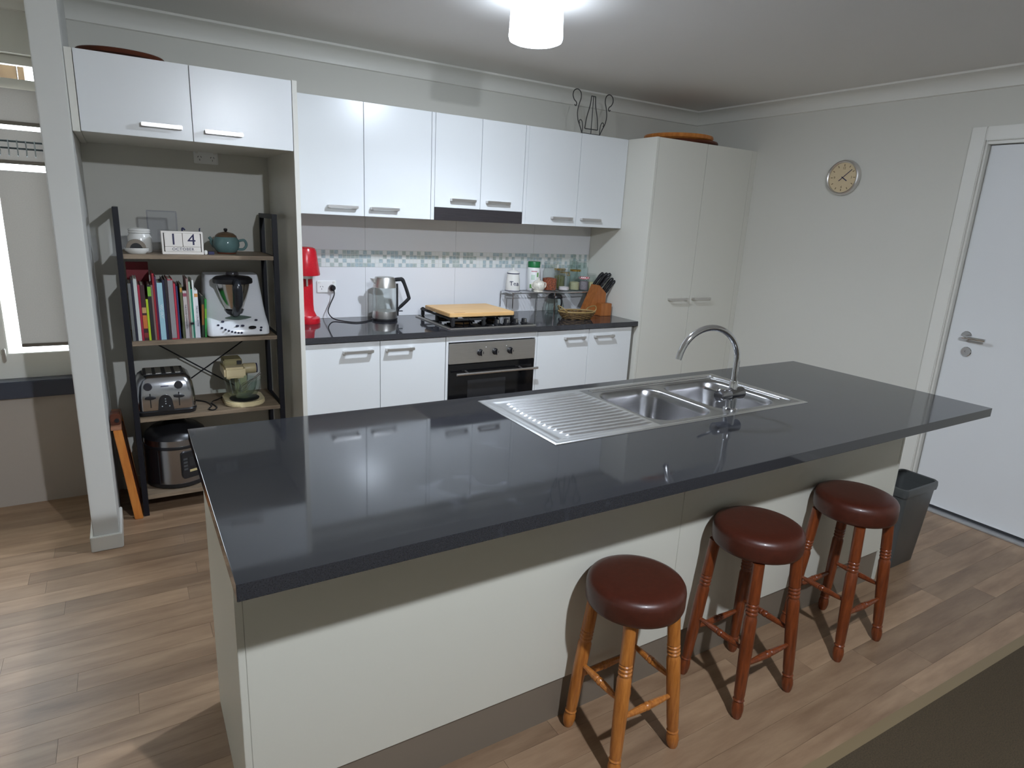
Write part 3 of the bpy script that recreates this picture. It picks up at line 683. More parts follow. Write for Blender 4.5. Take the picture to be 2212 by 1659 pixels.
FACEX = Matrix(((0, 0, -1, 0), (-1, 0, 0, 0), (0, 1, 0, 0), (0, 0, 0, 1)))     # text read from -x
for k, s in ((12, '12'), (3, '3'), (6, '6'), (9, '9')):
    a = 2*PI*k/12; text('dial_numeral', s, 0.020, Matrix.Translation((XR-0.0213, cc[1]-math.sin(a)*0.056, cc[2]+math.cos(a)*0.056)) @ FACEX, MATS['dial_brown'], dial)
def hand(a, L, w, back, nm):
    b = NB(); Mx = Matrix.Translation((XR-0.0245, cc[1], cc[2])) @ Matrix.Rotation(a, 4, 'X'); add_box(b, -0.0008, 0.0008, -w, w, -back, L, M=Mx); obj(nm, b, M_ink, t, smooth=False)
hand(math.radians(49), 0.072, 0.0018, 0.030, 'minute_hand'); hand(math.radians(124), 0.036, 0.0026, 0.008, 'hour_hand')

def socket(x0, x1, z0, z1, y, label, flip=False):
    t = thing('power_outlet', label, 'outlet', ((x0+x1)/2, y, (z0+z1)/2))
    pl = box('cover_plate', (x0, x1, y-0.009, y-0.0002, z0, z1), M_white, t, bev=0.003)
    w = x1-x0; h = z1-z0
    for s in (0.24, 0.76):
        cx = x0+w*s; rzz = z0+h*0.42
        b = NB(); add_box(b, cx+(-0.013 if s < 0.5 else 0.013)-0.007, cx+(-0.013 if s < 0.5 else 0.013)+0.007, y-0.0125, y-0.0088, z0+h*0.76, z0+h*0.92, bev=0.0015); obj('switch', b, M_ceramic, pl)
        b = NB()
        for dx, dz, an in ((-0.007, 0.006, 0.5), (0.007, 0.006, -0.5), (0, -0.008, 0)):
            add_box(b, -0.0012, 0.0012, -0.0004, 0.0004, -0.0042, 0.0042, M=Matrix.Translation((cx+dx, y-0.0093, rzz+dz)) @ Matrix.Rotation(an, 4, 'Y'))
        obj('socket_hole', b, M_black, pl, smooth=False)
    return t
socket(0.886, 1.000, 1.053, 1.125, -0.006, 'white double power outlet on the splashback with a black plug in it')
socket(0.283, 0.398, 1.726, 1.790, 0.0, 'white double power outlet in shadow under the overhead cabinet')
# plug with cord to the kettle
# ------------------------------------------------------------------ things on the back bench
# kettle
KX, KY = 1.252, -0.150
t = thing('kettle', 'glass and steel electric kettle with black handle on the back bench', 'kettle', (KX, KY, 0.900))
b_ = NB(); add_lathe(b_, [(0, 0.9), (0.075, 0.9), (0.077, 0.906), (0.076, 0.914), (0, 0.914)], (KX, KY, 0), 36); obj('power_base', b_, M_black, t)
b_ = NB(); add_lathe(b_, [(0, 0.9145), (0.073, 0.9145), (0.074, 0.918), (0.071, 0.958), (0.0, 0.958)], (KX, KY, 0), 36); obj('lower_body', b_, M_steel, t)
b_ = NB(); add_lathe(b_, [(0.0715, 0.956), (0.069, 1.10), (0.0655, 1.118), (0.0635, 1.118), (0.067, 1.10), (0.0695, 0.956)], (KX, KY, 0), 40, closed=True); obj('glass_body', b_, M_glass, t)
b_ = NB(); add_lathe(b_, [(0.0695, 1.098), (0.0685, 1.110), (0.060, 1.150), (0.055, 1.158), (0.0, 1.160)], (KX, KY, 0), 36)
add_prism(b_, [(KX-0.064, 1.118), (KX-0.060, 1.148), (KX-0.088, 1.151), (KX-0.073, 1.128)], KY-0.016, KY+0.016, 'xz', bev=0.003); obj('lid_collar', b_, M_steel, t)
b_ = NB(); add_tube(b_, smooth_path([(KX+0.058, KY-0.01, 1.142), (KX+0.085, KY-0.02, 1.146), (KX+0.106, KY-0.026, 1.138), (KX+0.138, KY-0.036, 1.045), (KX+0.134, KY-0.035, 1.026), (KX+0.085, KY-0.022, 0.975), (KX+0.074, KY-0.02, 0.955), (KX+0.073, KY-0.02, 0.928)], 5), [0.012]*11+[0.0105]*14+[0.008]*11, 10)
add_tube(b_, [(KX+0.073, KY-0.015, 1.12), (KX+0.075, KY-0.015, 0.93)], 0.006, 8); add_box(b_, KX+0.072, KX+0.108, KY-0.022, KY-0.010, 0.952, 0.957, bev=0.001); obj('kettle_handle', b_, M_black, t)
b_ = NB(); add_lathe(b_, [(0, 0), (0.017, 0), (0.019, 0.006), (0.017, 0.024), (0.009, 0.032), (0, 0.032)], (0.973, -0.0155, 1.083), 18, Matrix.Rotation(PI/2, 4, 'X')); obj('plug', b_, M_black, t)
b_ = NB(); add_tube(b_, smooth_path([(0.978, -0.040, 1.078), (0.976, -0.048, 1.04), (0.950, -0.05, 0.985), (0.938, -0.055, 0.945), (0.955, -0.085, 0.912), (0.990, -0.15, 0.9045), (1.05, -0.215, 0.904), (1.11, -0.20, 0.904), (1.150, -0.165, 0.904), (1.173, -0.152, 0.905)], 8), 0.0034, 8); obj('power_cord', b_, M_black, t)
# red soda maker
HX, HY = 0.800, -0.105
t = thing('soda_maker', 'glossy red soda maker at the left end of the back bench', 'soda maker', (HX, HY, 0.900))
b_ = NB(); add_lathe(b_, [(0, 0.9), (0.068, 0.9), (0.070, 0.908), (0.068, 0.928), (0.058, 0.934), (0, 0.934)], (HX, HY-0.02, 0), 32, sy=1.2); obj('base', b_, M_red, t)
b_ = NB(); sec = [rrect(-w, w, -dd, dd, min(w, dd)*0.5, 4) for w, dd in ((0.060, 0.05), (0.046, 0.042), (0.043, 0.04), (0.043, 0.04))]; zs = (0.930, 0.962, 1.0, 1.19)
V = [[b_.verts.new((HX+x, HY+0.03+y, z)) for x, y in s] for s, z in zip(sec, zs)]
for A, B in zip(V[:-1], V[1:]):
    for k in range(len(A)): b_.faces.new((A[k], A[(k+1) % len(A)], B[(k+1) % len(A)], B[k]))
b_.faces.new(list(reversed(V[0]))); b_.faces.new(V[-1]); obj('column', b_, M_red, t)
b_ = NB(); add_lathe(b_, [(0, 1.168), (0.076, 1.168), (0.078, 1.174), (0.060, 1.300), (0.054, 1.315), (0.040, 1.322), (0, 1.324)], (HX, HY-0.012, 0), 36, sy=1.05); obj('head', b_, M_red, t)
b_ = NB(); add_lathe(b_, [(0, 1.15), (0.030, 1.15), (0.033, 1.1675), (0, 1.1675)], (HX+0.004, HY-0.035, 0), 20); add_tube(b_, [(HX-0.002, HY-0.045, 1.155), (HX-0.002, HY-0.045, 1.108)], 0.005, 8); obj('nozzle', b_, M_steel, t)
# cooktop
t = thing('gas_cooktop', 'four-burner gas cooktop with black trivets let into the back bench', 'cooktop', (1.78, -0.32, 0.900))
b_ = NB(); add_box(b_, 1.485, 2.075, -0.578, -0.062, 0.9003, 0.908, bev=0.003); obj('steel_surround', b_, M_steel, t)
b_ = NB(); add_box(b_, 1.500, 2.060, -0.562, -0.075, 0.9082, 0.9105, bev=0.001); obj('hob_plate', b_, M_blackglass, t)
for x, y, r in ((1.625, -0.430, 0.052), (1.625, -0.190, 0.038), (1.860, -0.380, 0.032), (1.860, -0.180, 0.045)):
    b_ = NB(); add_lathe(b_, [(0, 0.9108), (r*1.15, 0.9108), (r*1.18, 0.914), (r, 0.924), (0, 0.924)], (x, y, 0), 28); bu = obj('burner', b_, M_chrome, t)
    b_ = NB(); add_lathe(b_, [(0, 0.9243), (r*0.82, 0.9243), (r*0.86, 0.929), (r*0.7, 0.934), (0, 0.935)], (x, y, 0), 24); obj('burner_cap', b_, M_iron, bu)
for xa, xb in ((1.512, 1.738), (1.748, 1.974)):
    b_ = NB(); z = 0.957
    for y in (-0.470 if xa > 1.7 else -0.535, -0.088): add_box(b_, xa, xb, y-0.005, y+0.005, z-0.012, z, bev=0.002)
    yf = -0.470 if xa > 1.7 else -0.535
    for x in (xa+0.005, xb-0.005): add_box(b_, x-0.005, x+0.005, yf, -0.088, z-0.012, z, bev=0.002)
    for y in (-0.43 if xa < 1.7 else -0.38, -0.185):
        for s in (-1, 1): add_box(b_, (xa+xb)/2+s*0.07-0.045, (xa+xb)/2+s*0.07+0.045, y-0.004, y+0.004, z-0.010, z+0.002, bev=0.0015)
        for s in (-1, 1): add_box(b_, (xa+xb)/2-0.004, (xa+xb)/2+0.004, y+s*0.07-0.045, y+s*0.07+0.045, z-0.010, z+0.002, bev=0.0015)
    for x in (xa+0.012, xb-0.012):
        for y in (yf+0.006, -0.096, (yf-0.088)/2): add_box(b_, x-0.010, x+0.010, y-0.010, y+0.010, 0.9107, z+0.006, bev=0.004)
    obj('trivet', b_, M_iron, t)
for x in (1.830, 1.897, 1.962, 2.024):
    b_ = NB(); add_lathe(b_, [(0, 0.9107), (0.022, 0.9107), (0.022, 0.914), (0.017, 0.917), (0.015, 0.938), (0.013, 0.940), (0, 0.940)], (x, -0.508, 0), 18); kb = obj('knob', b_, M_black, t)
    b_ = NB(); add_box(b_, x-0.004, x+0.004, -0.5260, -0.5225, 0.917, 0.938, bev=0.001); obj('knob_grip', b_, M_steel, kb)
# board on the cooktop
b_ = NB(); add_prism(b_, rrect(1.506, 1.945, -0.527, -0.158, 0.016, 4), 0.9635, 0.986, 'xy', bev=0.003)
t = thing('chopping_board', 'thick pale wooden chopping board lying on the gas cooktop', 'board', (1.725, -0.34, 0.9635)); obj('board', b_, M_bamboo, t)
b_ = NB(); add_box(b_, 1.545, 1.615, -0.508, -0.498, 0.9861, 0.9864); obj('brand_burn', b_, mat('scorched_wood', S(168, 120, 70), 0.6), t, smooth=False, label='small scorched rectangle near the front edge')
# wire rack
RZ = 1.056
t = thing('bench_rack', 'low chrome wire rack carrying jars on the back bench', 'rack', (2.49, -0.11, 0.900))
b_ = NB()
for y in (-0.035, -0.19): add_tube(b_, [(2.125, y, RZ-0.004), (2.868, y, RZ-0.004)], 0.0035, 8)
for x in (2.125, 2.868): add_tube(b_, [(x, -0.035, RZ-0.004), (x, -0.19, RZ-0.004)], 0.0035, 8)
obj('rack_frame', b_, M_chrome, t)
b_ = NB()
for k in range(31): add_tube(b_, [(2.135+k*0.0242, -0.035, RZ-0.0015), (2.135+k*0.0242, -0.19, RZ-0.0015)], 0.0016, 6)
obj('rack_wire', b_, M_chrome, t, kind='stuff')
for x, y in ((2.125, -0.035), (2.130, -0.19), (2.425, -0.035), (2.470, -0.19), (2.866, -0.035), (2.866, -0.19)):
    b_ = NB(); add_tube(b_, [(x, y, RZ-0.004), (x, y, 0.9001)], 0.0034, 8); obj('leg', b_, M_chrome, t)
RT = RZ+0.0003
def jar(x, y, r, h, label, fill=None, fill_h=0.0, lid=None, lid_h=0.014, neck=0.86, shoulder=0.8, lid_r=None, stopper=False, clip=False, name='storage_jar', gl=None, z0=RT, lidname='lid'):
    t = thing(name, label, 'jar', (x, y, z0), 'jars on the wire rack')
    hh = h-(lid_h if lid else 0)
    pr = [(0.0, 0.001), (r*0.92, 0.0), (r, 0.006), (r, hh*shoulder), (r*neck, hh*(shoulder+0.10)), (r*neck, hh)]
    prin = [(r*neck-0.0025, hh), (r*neck-0.0025, hh*(shoulder+0.10)), (r-0.003, hh*shoulder), (r-0.003, 0.008), (0.0, 0.008)]
    b = NB(); add_lathe(b, pr+prin, (x, y, z0), 28); obj('glass', b, gl or M_glass, t)
    if fill:
        b = NB(); add_lathe(b, [(0, 0.0085), (r-0.0036, 0.0085), (r-0.0036, fill_h*0.96), (r*0.5, fill_h*1.03), (0, fill_h)], (x, y, z0), 24); obj('contents', b, fill, t)
    if lid:
        lr = lid_r or r*neck+0.004
        b = NB(); add_lathe(b, [(0, hh+0.0002), (lr, hh+0.0002), (lr+0.001, hh+lid_h*0.7), (lr-0.002, hh+lid_h), (0, hh+lid_h)], (x, y, z0), 28); obj(lidname, b, lid, t)
    if stopper:
        b = NB(); q = r*neck; add_lathe(b, [(0, hh+0.0005), (q+0.003, hh+0.0005), (q+0.004, hh+0.008), (q*0.55, hh+0.018), (q*0.55, hh+0.026), (q*0.75, hh+0.036), (q*0.5, hh+0.046), (0, hh+0.048)], (x, y, z0), 24); obj('stopper', b, gl or M_glass, t)
    if clip:
        b = NB(); add_tube(b, [(x+math.cos(2*PI*k/24)*(r*neck+0.002), y+math.sin(2*PI*k/24)*(r*neck+0.002), z0+hh*0.93) for k in range(24)], 0.002, 6, closed=True)
        add_tube(b, smooth_path([(x-0.014, y-r*neck-0.003, z0+hh*0.93), (x-0.010, y-r*neck-0.010, z0+hh*0.82), (x+0.010, y-r*neck-0.010, z0+hh*0.82), (x+0.014, y-r*neck-0.003, z0+hh*0.93)], 4), 0.002, 6); obj('wire_clip', b, mat('brass', (0.62, 0.42, 0.12, 1), 0.25, 1.0), t)
    return t
M_gold = mat('gold_lid', (0.62, 0.42, 0.12, 1), 0.25, 1.0)
M_nuts = mat('mixed_nuts', S(150, 72, 40), 0.7, noise=0.75, nscale=110, bump=1.0)
M_salt = mat('white_salt', S(226, 214, 214), 0.9, bump=0.6, nscale=200)
M_seed = mat('pale_green_seeds', S(176, 172, 138), 0.9, noise=0.25, nscale=260, bump=0.8)
M_grey = mat('grey_powder', S(142, 132, 138), 0.9, noise=0.15, nscale=120)
M_yel = mat('pale_yellow_grain', S(214, 206, 160), 0.9, noise=0.12, nscale=240)
M_ging = bpy.data.materials.new('red_gingham'); M_ging.use_nodes = True
_n = M_ging.node_tree; _c = _n.nodes.new('ShaderNodeTexChecker'); _c.inputs['Scale'].default_value = 90; _c.inputs['Color1'].default_value = S(190, 40, 60); _c.inputs['Color2'].default_value = S(236, 214, 214)
_t = _n.nodes.new('ShaderNodeTexCoord'); _n.links.new(_t.outputs['Object'], _c.inputs['Vector']); _n.links.new(_c.outputs['Color'], _n.nodes['Principled BSDF'].inputs['Base Color'])
# tea canister
t = thing('tea_canister', 'white enamel canister lettered Tea at the left end of the wire rack', 'canister', (2.172, -0.112, RT))
b_ = NB(); add_lathe(b_, [(0, 0), (0.048, 0.0), (0.050, 0.004), (0.046, 0.07), (0.040, 0.118), (0, 0.118)], (2.172, -0.112, RT), 36); cb = obj('canister_body', b_, M_ceramic, t)
b_ = NB(); add_lathe(b_, [(0.049, 0.0035), (0.0515, 0.0045), (0.0505, 0.0085), (0.0485, 0.008)], (2.172, -0.112, RT), 36, closed=True); obj('blue_band', b_, M_ink, t)
b_ = NB(); add_lathe(b_, [(0, 0.1185), (0.0425, 0.1185), (0.043, 0.1235), (0, 0.1235)], (2.172, -0.112, RT), 36); obj('blue_band', b_, M_ink, t)
b_ = NB(); add_lathe(b_, [(0, 0.1238), (0.0415, 0.1238), (0.039, 0.133), (0.026, 0.141), (0.008, 0.143), (0.006, 0.148), (0.010, 0.153), (0.006, 0.158), (0, 0.158)], (2.172, -0.112, RT), 32); obj('lid', b_, M_ceramic, t)
# lettering wrapped to face the viewer's side of the canister
av = math.radians(-122)
def facing(cx, cy, r, z, ang):
    n = Vector((math.cos(ang), math.sin(ang), 0)); xx = Vector((-n.y, n.x, 0)); 
    Mx = Matrix((xx, Vector((0, 0, 1)), n)).transposed().to_4x4(); Mx.translation = Vector((cx, cy, z))+n*r; return Mx
text('lettering', 'Tea', 0.042, facing(2.172, -0.112, 0.0468, RT+0.055, math.radians(-110)), M_ink, t, depth=0.0006)
# white plastic tub with green lid
t = thing('supplement_tub', 'tall white plastic tub with a green screw lid on the wire rack', 'tub', (2.362, -0.072, RT))
b_ = NB(); add_lathe(b_, [(0, 0), (0.042, 0), (0.044, 0.004), (0.044, 0.150), (0.040, 0.158), (0, 0.158)], (2.362, -0.072, RT), 32); obj('tub_body', b_, M_white, t)
b_ = NB(); add_lathe(b_, [(0, 0.1585), (0.0425, 0.1585), (0.0430, 0.162), (0.0430, 0.194), (0.0405, 0.198), (0, 0.198)], (2.362, -0.072, RT), 40); obj('lid', b_, mat('green_lid', S(28, 112, 62), 0.4), t)
def wrap(cx, cy, r, z0, z1, a0, a1, material, nm, par):
    b = NB(); n = 10; A = []
    for k in range(n+1):
        a = math.radians(a0+(a1-a0)*k/n); A.append([b.verts.new((cx+math.cos(a)*q, cy+math.sin(a)*q, z)) for q, z in ((r, z0), (r, z1), (r+0.0005, z1), (r+0.0005, z0))])
    for P, Q in zip(A[:-1], A[1:]):
        for k in range(4): b.faces.new((P[k], P[(k+1) % 4], Q[(k+1) % 4], Q[k]))
    b.faces.new(A[0]); b.faces.new(list(reversed(A[-1])))
    return obj(nm, b, material, par)
wrap(2.362, -0.072, 0.0443, RT+0.018, RT+0.045, 205, 245, mat('leaf_green', S(110, 158, 90), 0.6), 'label_print', t)
wrap(2.362, -0.072, 0.0443, RT+0.130, RT+0.136, 215, 270, mat('label_pink', S(200, 130, 140), 0.6), 'label_print', t)
wrap(2.362, -0.072, 0.0443, RT+0.095, RT+0.125, 268, 285, MATS['leaf_green'], 'label_print', t)
wrap(2.362, -0.072, 0.0443, RT+0.075, RT+0.110, 215, 250, mat('label_sage', S(196, 214, 198), 0.6), 'label_print', t)
# sugar bowl
t = thing('sugar_bowl', 'small lidded white sugar bowl with faded floral print', 'sugar bowl', (2.352, -0.158, RT))
M_flor = mat('floral_ceramic', S(226, 220, 206), 0.25, noise=0.18, nscale=70)
b_ = NB(); add_lathe(b_, [(0, 0), (0.034, 0), (0.036, 0.003), (0.030, 0.008), (0.041, 0.022), (0.044, 0.040), (0.040, 0.058), (0.037, 0.062), (0, 0.062)], (2.352, -0.158, RT), 32); obj('bowl', b_, M_flor, t)
b_ = NB(); add_lathe(b_, [(0, 0.0624), (0.038, 0.0624), (0.037, 0.067), (0.022, 0.076), (0.006, 0.078), (0.005, 0.082), (0.008, 0.087), (0.004, 0.092), (0, 0.092)], (2.352, -0.158, RT), 28); obj('lid', b_, M_flor, t)
for s in (-1, 1):
    b_ = NB(); add_tube(b_, smooth_path([(2.352+s*0.040, -0.158, RT+0.022), (2.352+s*0.056, -0.160, RT+0.034), (2.352+s*0.056, -0.160, RT+0.058), (2.352+s*0.038, -0.158, RT+0.060)], 5), 0.0036, 8); obj('side_handle', b_, M_flor, t)
jar(2.475, -0.110, 0.053, 0.185, 'large stoppered glass jar half full of brown mixed nuts', M_nuts, 0.088, stopper=True, neck=0.84, shoulder=0.72)
jar(2.583, -0.135, 0.040, 0.148, 'clip-top glass jar with a little white salt', M_salt, 0.030, lid=M_glass, lid_h=0.010, clip=True, neck=0.82)
jar(2.598, -0.054, 0.040, 0.150, 'gold-lidded glass jar behind the clip-top salt jar', mat('olive_herbs', S(120, 118, 70), 0.9, noise=0.3, nscale=200), 0.100, lid=M_gold, lid_h=0.012, neck=0.92)
jar(2.680, -0.128, 0.039, 0.150, 'gold-lidded glass jar of pale green seeds', M_seed, 0.062, lid=M_gold, lid_h=0.013, neck=0.9)
jar(2.758, -0.133, 0.038, 0.098, 'short jar of grey powder under a red gingham lid', M_grey, 0.068, lid=M_ging, lid_h=0.014, neck=0.94)
jar(2.705, -0.062, 0.038, 0.205, 'tall narrow glass jar with stopper at the back of the rack', stopper=True, neck=0.72, shoulder=0.70, gl=M_gglass)
jar(2.785, -0.064, 0.045, 0.205, 'wide clear empty glass jar at the back of the rack', lid=M_glass, lid_h=0.012, neck=0.80, gl=M_gglass)
jar(2.838, -0.118, 0.034, 0.120, 'small glass jar of yellow grain behind the knife block', M_yel, 0.058, lid=M_glass, lid_h=0.010, neck=0.85)
# dark glass coffee jug under the rack
t = thing('glass_jug', 'round clear glass jug with dark lid under the wire rack', 'jug', (2.520, -0.125, 0.900))
b_ = NB(); add_lathe(b_, [(0, 0.001), (0.055, 0.0), (0.066, 0.020), (0.068, 0.05), (0.056, 0.095), (0.050, 0.105), (0.0475, 0.105), (0.0535, 0.094), (0.0655, 0.05), (0.0635, 0.021), (0.053, 0.003), (0, 0.003)], (2.520, -0.125, 0.9001), 32); obj('glass', b_, M_gglass, t)
b_ = NB(); add_lathe(b_, [(0, 0.1053), (0.052, 0.1053), (0.053, 0.112), (0.046, 0.128), (0.03, 0.136), (0, 0.138)], (2.520, -0.125, 0.9001), 28); obj('lid', b_, M_black, t)
b_ = NB(); add_tube(b_, smooth_path([(2.520, -0.175, 1.012), (2.522, -0.198, 1.005), (2.524, -0.200, 0.97), (2.52, -0.185, 0.93)], 5), 0.006, 8); obj('jug_handle', b_, M_black, t)
# knife block
KB = Vector((2.784, -0.245, 0.900))
t = thing('knife_block', 'slanted timber knife block against the pantry side', 'knife block', KB, rz=0.0)
b_ = NB(); add_prism(b_, [(-0.165, 0.0), (0.020, 0.0), (0.078, 0.150), (0.028, 0.205), (-0.015, 0.190)], -0.050, 0.050, 'yz')
def rotz_bm(b, a): bmesh.ops.rotate(b, verts=list(b.verts), cent=(0, 0, 0), matrix=Matrix.Rotation(a, 3, 'Z'))
b_.free(); b_ = NB()
# side profile runs along x: back low at left, slotted face up and right
add_prism(b_, [(-0.105, 0.0), (0.035, 0.0), (0.062, 0.085), (0.062, 0.155), (-0.005, 0.212)], -0.045, 0.050, 'xz', bev=0.003)
add_prism(b_, [(-0.020, 0.0), (0.076, 0.0), (0.076, 0.088), (-0.020, 0.088)], -0.100, -0.0455, 'xz', bev=0.003)
obj('block', b_, M_block, t, local=True)
KD = Vector((0.36, -0.36, 0.80)).normalized()
for i, (x, y, z, L, r) in enumerate(((-0.001, 0.030, 0.206, 0.105, 0.0125), (0.004, -0.004, 0.203, 0.110, 0.012), (0.012, -0.032, 0.196, 0.092, 0.0115), (0.034, 0.018, 0.178, 0.135, 0.0135), (0.050, -0.012, 0.164, 0.115, 0.012), (0.060, -0.036, 0.155, 0.108, 0.011))):
    kn = thing('kitchen_knife', ['black-handled knife at the far left of the knife block', 'black-handled knife beside the leftmost in the block', 'short black-handled knife front left in the block', 'tallest black-handled knife in the middle of the block', 'black-handled knife second from the right in the block', 'short black-handled knife at the right of the block'][i], 'knife', KB+Vector((x, y, z)), 'knives in the block')
    p = KB+Vector((x, y, z))+Vector((0.65, 0, 0.76))*0.007; b_ = NB()
    add_tube(b_, [p-KD*0.004, p+KD*0.012, p+KD*L*0.3, p+KD*L*0.7, p+KD*L*0.92+Vector((0.004, 0, -0.004)), p+KD*L+Vector((0.006, 0, -0.006))], [r*0.8, r*0.95, r*0.85, r, r*1.02, r*0.55], 10); obj('handle', b_, M_black, kn)
    b_ = NB()
    for q in (0.25, 0.55, 0.8): add_lathe(b_, [(0, 0), (0.0024, 0), (0.002, 0.001), (0, 0.0012)], p+KD*L*q+Vector((0, -r*0.92, 0)), 8, Matrix.Rotation(PI/2, 4, 'X'))
    obj('rivet', b_, M_chrome, kn)
# wicker basket
BX, BY = 2.520, -0.388
t = thing('wicker_basket', 'shallow oval wicker basket with two loop handles on the bench', 'basket', (BX, BY, 0.900))
def oval(r, z, n=40, wob=0.0, ph=0, ax=1.0, ay=0.62, rot=math.radians(-14)):
    out = []
    for k in range(n):
        a = 2*PI*k/n; x, y = r*ax*math.cos(a), r*ay*math.sin(a); w = wob*math.sin(a*10+ph)
        out.append((BX+x*math.cos(rot)-y*math.sin(rot), BY+x*math.sin(rot)+y*math.cos(rot), 0.900+z+w))
    return out
b_ = NB()
for i, (r, z) in enumerate(((0.098, 0.006), (0.104, 0.013), (0.110, 0.020), (0.116, 0.027), (0.121, 0.034), (0.126, 0.041))): add_tube(b_, oval(r, z, 60, 0.0022, i*PI), 0.0046, 6, closed=True)
obj('woven_side', b_, M_wicker, t)
b_ = NB(); P0 = [b_.verts.new(p) for p in oval(0.100, 0.003)]; P1 = [b_.verts.new(p) for p in oval(0.100, 0.007)]; b_.faces.new(P1); b_.faces.new(list(reversed(P0)))
for k in range(40): b_.faces.new((P0[k], P0[(k+1) % 40], P1[(k+1) % 40], P1[k]))
obj('woven_base', b_, M_wicker, t)
M_cane = mat('pale_cane', S(150, 124, 76), 0.55)
b_ = NB(); add_tube(b_, oval(0.130, 0.050, 60), 0.0048, 8, closed=True); obj('rim', b_, M_cane, t)
for s in (-1, 1):
    o1 = oval(0.130, 0.050, 40); k0 = 0 if s > 0 else 20; A_, B_ = Vector(o1[(k0+5) % 40]), Vector(o1[(k0-5) % 40]); mid = (A_+B_)/2; out_ = (mid-Vector((BX, BY, mid.z))).normalized()
    b_ = NB(); add_tube(b_, smooth_path([A_, A_+out_*0.022+Vector((0, 0, 0.020)), mid+out_*0.040+Vector((0, 0, 0.036)), B_+out_*0.022+Vector((0, 0, 0.020)), B_], 5), 0.004, 8); obj('loop_handle', b_, M_cane, t)

# ------------------------------------------------------------------ on top of the cabinets
t = thing('wire_holder', 'scrolled grey wire holder standing on the wall cabinets', 'wire holder', (2.578, -0.302, 2.080))
M_wire = mat('grey_wire', (0.10, 0.10, 0.10, 1), 0.4, 0.8)
for y in (-0.318,):
    b_ = NB(); z0 = 2.0835
    for s in (-1, 1):
        pts = [(0.072, 0.0), (0.086, 0.03), (0.110, 0.075), (0.118, 0.12), (0.110, 0.165), (0.097, 0.205), (0.103, 0.238), (0.128, 0.252), (0.154, 0.240), (0.161, 0.214), (0.150, 0.190), (0.133, 0.177), (0.128, 0.163), (0.136, 0.155), (0.144, 0.161)]
        add_tube(b_, smooth_path([(2.578+s*x, y, z0+z) for x, z in pts], 4), 0.0035, 6)
        pts = [(0.072, 0.0), (0.070, 0.035), (0.078, 0.070), (0.092, 0.078), (0.100, 0.066), (0.094, 0.056)]
        add_tube(b_, smooth_path([(2.578+s*x, y, z0+z) for x, z in pts], 4), 0.003, 6)
        pts = [(0.016, 0.226), (0.022, 0.17), (0.042, 0.10), (0.052, 0.03)]
        add_tube(b_, smooth_path([(2.578+s*x, y, z0+z) for x, z in pts], 5), 0.0035, 6)
    add_tube(b_, [(2.578, y, z0), (2.578, y, z0+0.226)], 0.003, 6)
    add_tube(b_, [(2.506, y, z0), (2.650, y, z0)], 0.0035, 6); add_tube(b_, [(2.526, y, z0+0.030), (2.630, y, z0+0.030)], 0.003, 6); add_tube(b_, [(2.562, y, z0+0.226), (2.594, y, z0+0.226)], 0.003, 6)
    obj('scroll_panel', b_, M_wire, t)
b_ = NB()
for x, z in ((2.506, 2.0835), (2.650, 2.0835), (2.578, 2.0835)): add_tube(b_, [(x, -0.318, z), (x, -0.230, z)], 0.003, 6)
obj('cross_bar', b_, M_wire, t)
for cx, r, z, h, lab, mm in ((3.375, 0.240, 2.0815, 0.028, 'lower round dark wooden board on the pantry', M_darkwood), (3.325, 0.238, 2.1100, 0.032, 'upper round lighter wooden board on the pantry stack', M_orange)):
    b_ = NB(); add_lathe(b_, [(0, z), (r-0.022, z), (r-0.005, z+h*0.3), (r, z+h*0.65), (r-0.004, z+h), (0, z+h)], (cx, -0.345, 0), 56); tag(obj('round_board', b_, mm), lab, 'board', 'round boards on the pantry')
b_ = NB(); add_lathe(b_, [(0, 0), (0.12, 0.0), (0.175, 0.010), (0.185, 0.022), (0.180, 0.026), (0.165, 0.016), (0.11, 0.007), (0, 0.007)], (-0.005, -0.475, 2.0815), 44, sx=0.86, sy=0.72); tag(obj('wooden_tray', b_, M_darkwood), 'brown oval tray whose edge shows on the overhead cabinet', 'tray')

# ------------------------------------------------------------------ shelf rack and what stands on it
t = thing('shelf_rack', 'four-tier shelf rack with black metal frame and grey-brown boards', 'shelf', (0.255, -0.225, 0.0))
for x in (-0.084, 0.589):
    for y in (-0.392, -0.058):
        b_ = NB(); add_box(b_, x-0.012, x+0.012, y-0.012, y+0.012, 0.0, 1.493, bev=0.001); obj('upright', b_, M_frame, t)
    b_ = NB(); add_box(b_, x-0.012, x+0.012, -0.38, -0.07, 1.470, 1.493, bev=0.001); obj('top_bar', b_, M_frame, t)
SH = (1.288, 0.884, 0.508, 0.105)
for z in SH:
    b_ = NB(); add_box(b_, -0.0715, 0.5765, -0.400, -0.050, z-0.020, z, bev=0.001); obj('shelf_board', b_, M_shelf, t)
    b_ = NB()
    for x in (-0.084, 0.589): add_box(b_, x-0.010, x+0.010, -0.380, -0.070, z-0.020, z-0.004)
    obj('side_rail', b_, M_frame, t, smooth=False)
for p, q in (((-0.075, 0.884), (0.580, 0.42)), ((0.580, 0.884), (-0.075, 0.42))):
    b_ = NB(); add_tube(b_, [(p[0], -0.056, p[1]), (q[0], -0.056, q[1])], 0.0035, 6); obj('cross_brace', b_, M_frame, t)
z1 = SH[0]+0.0003
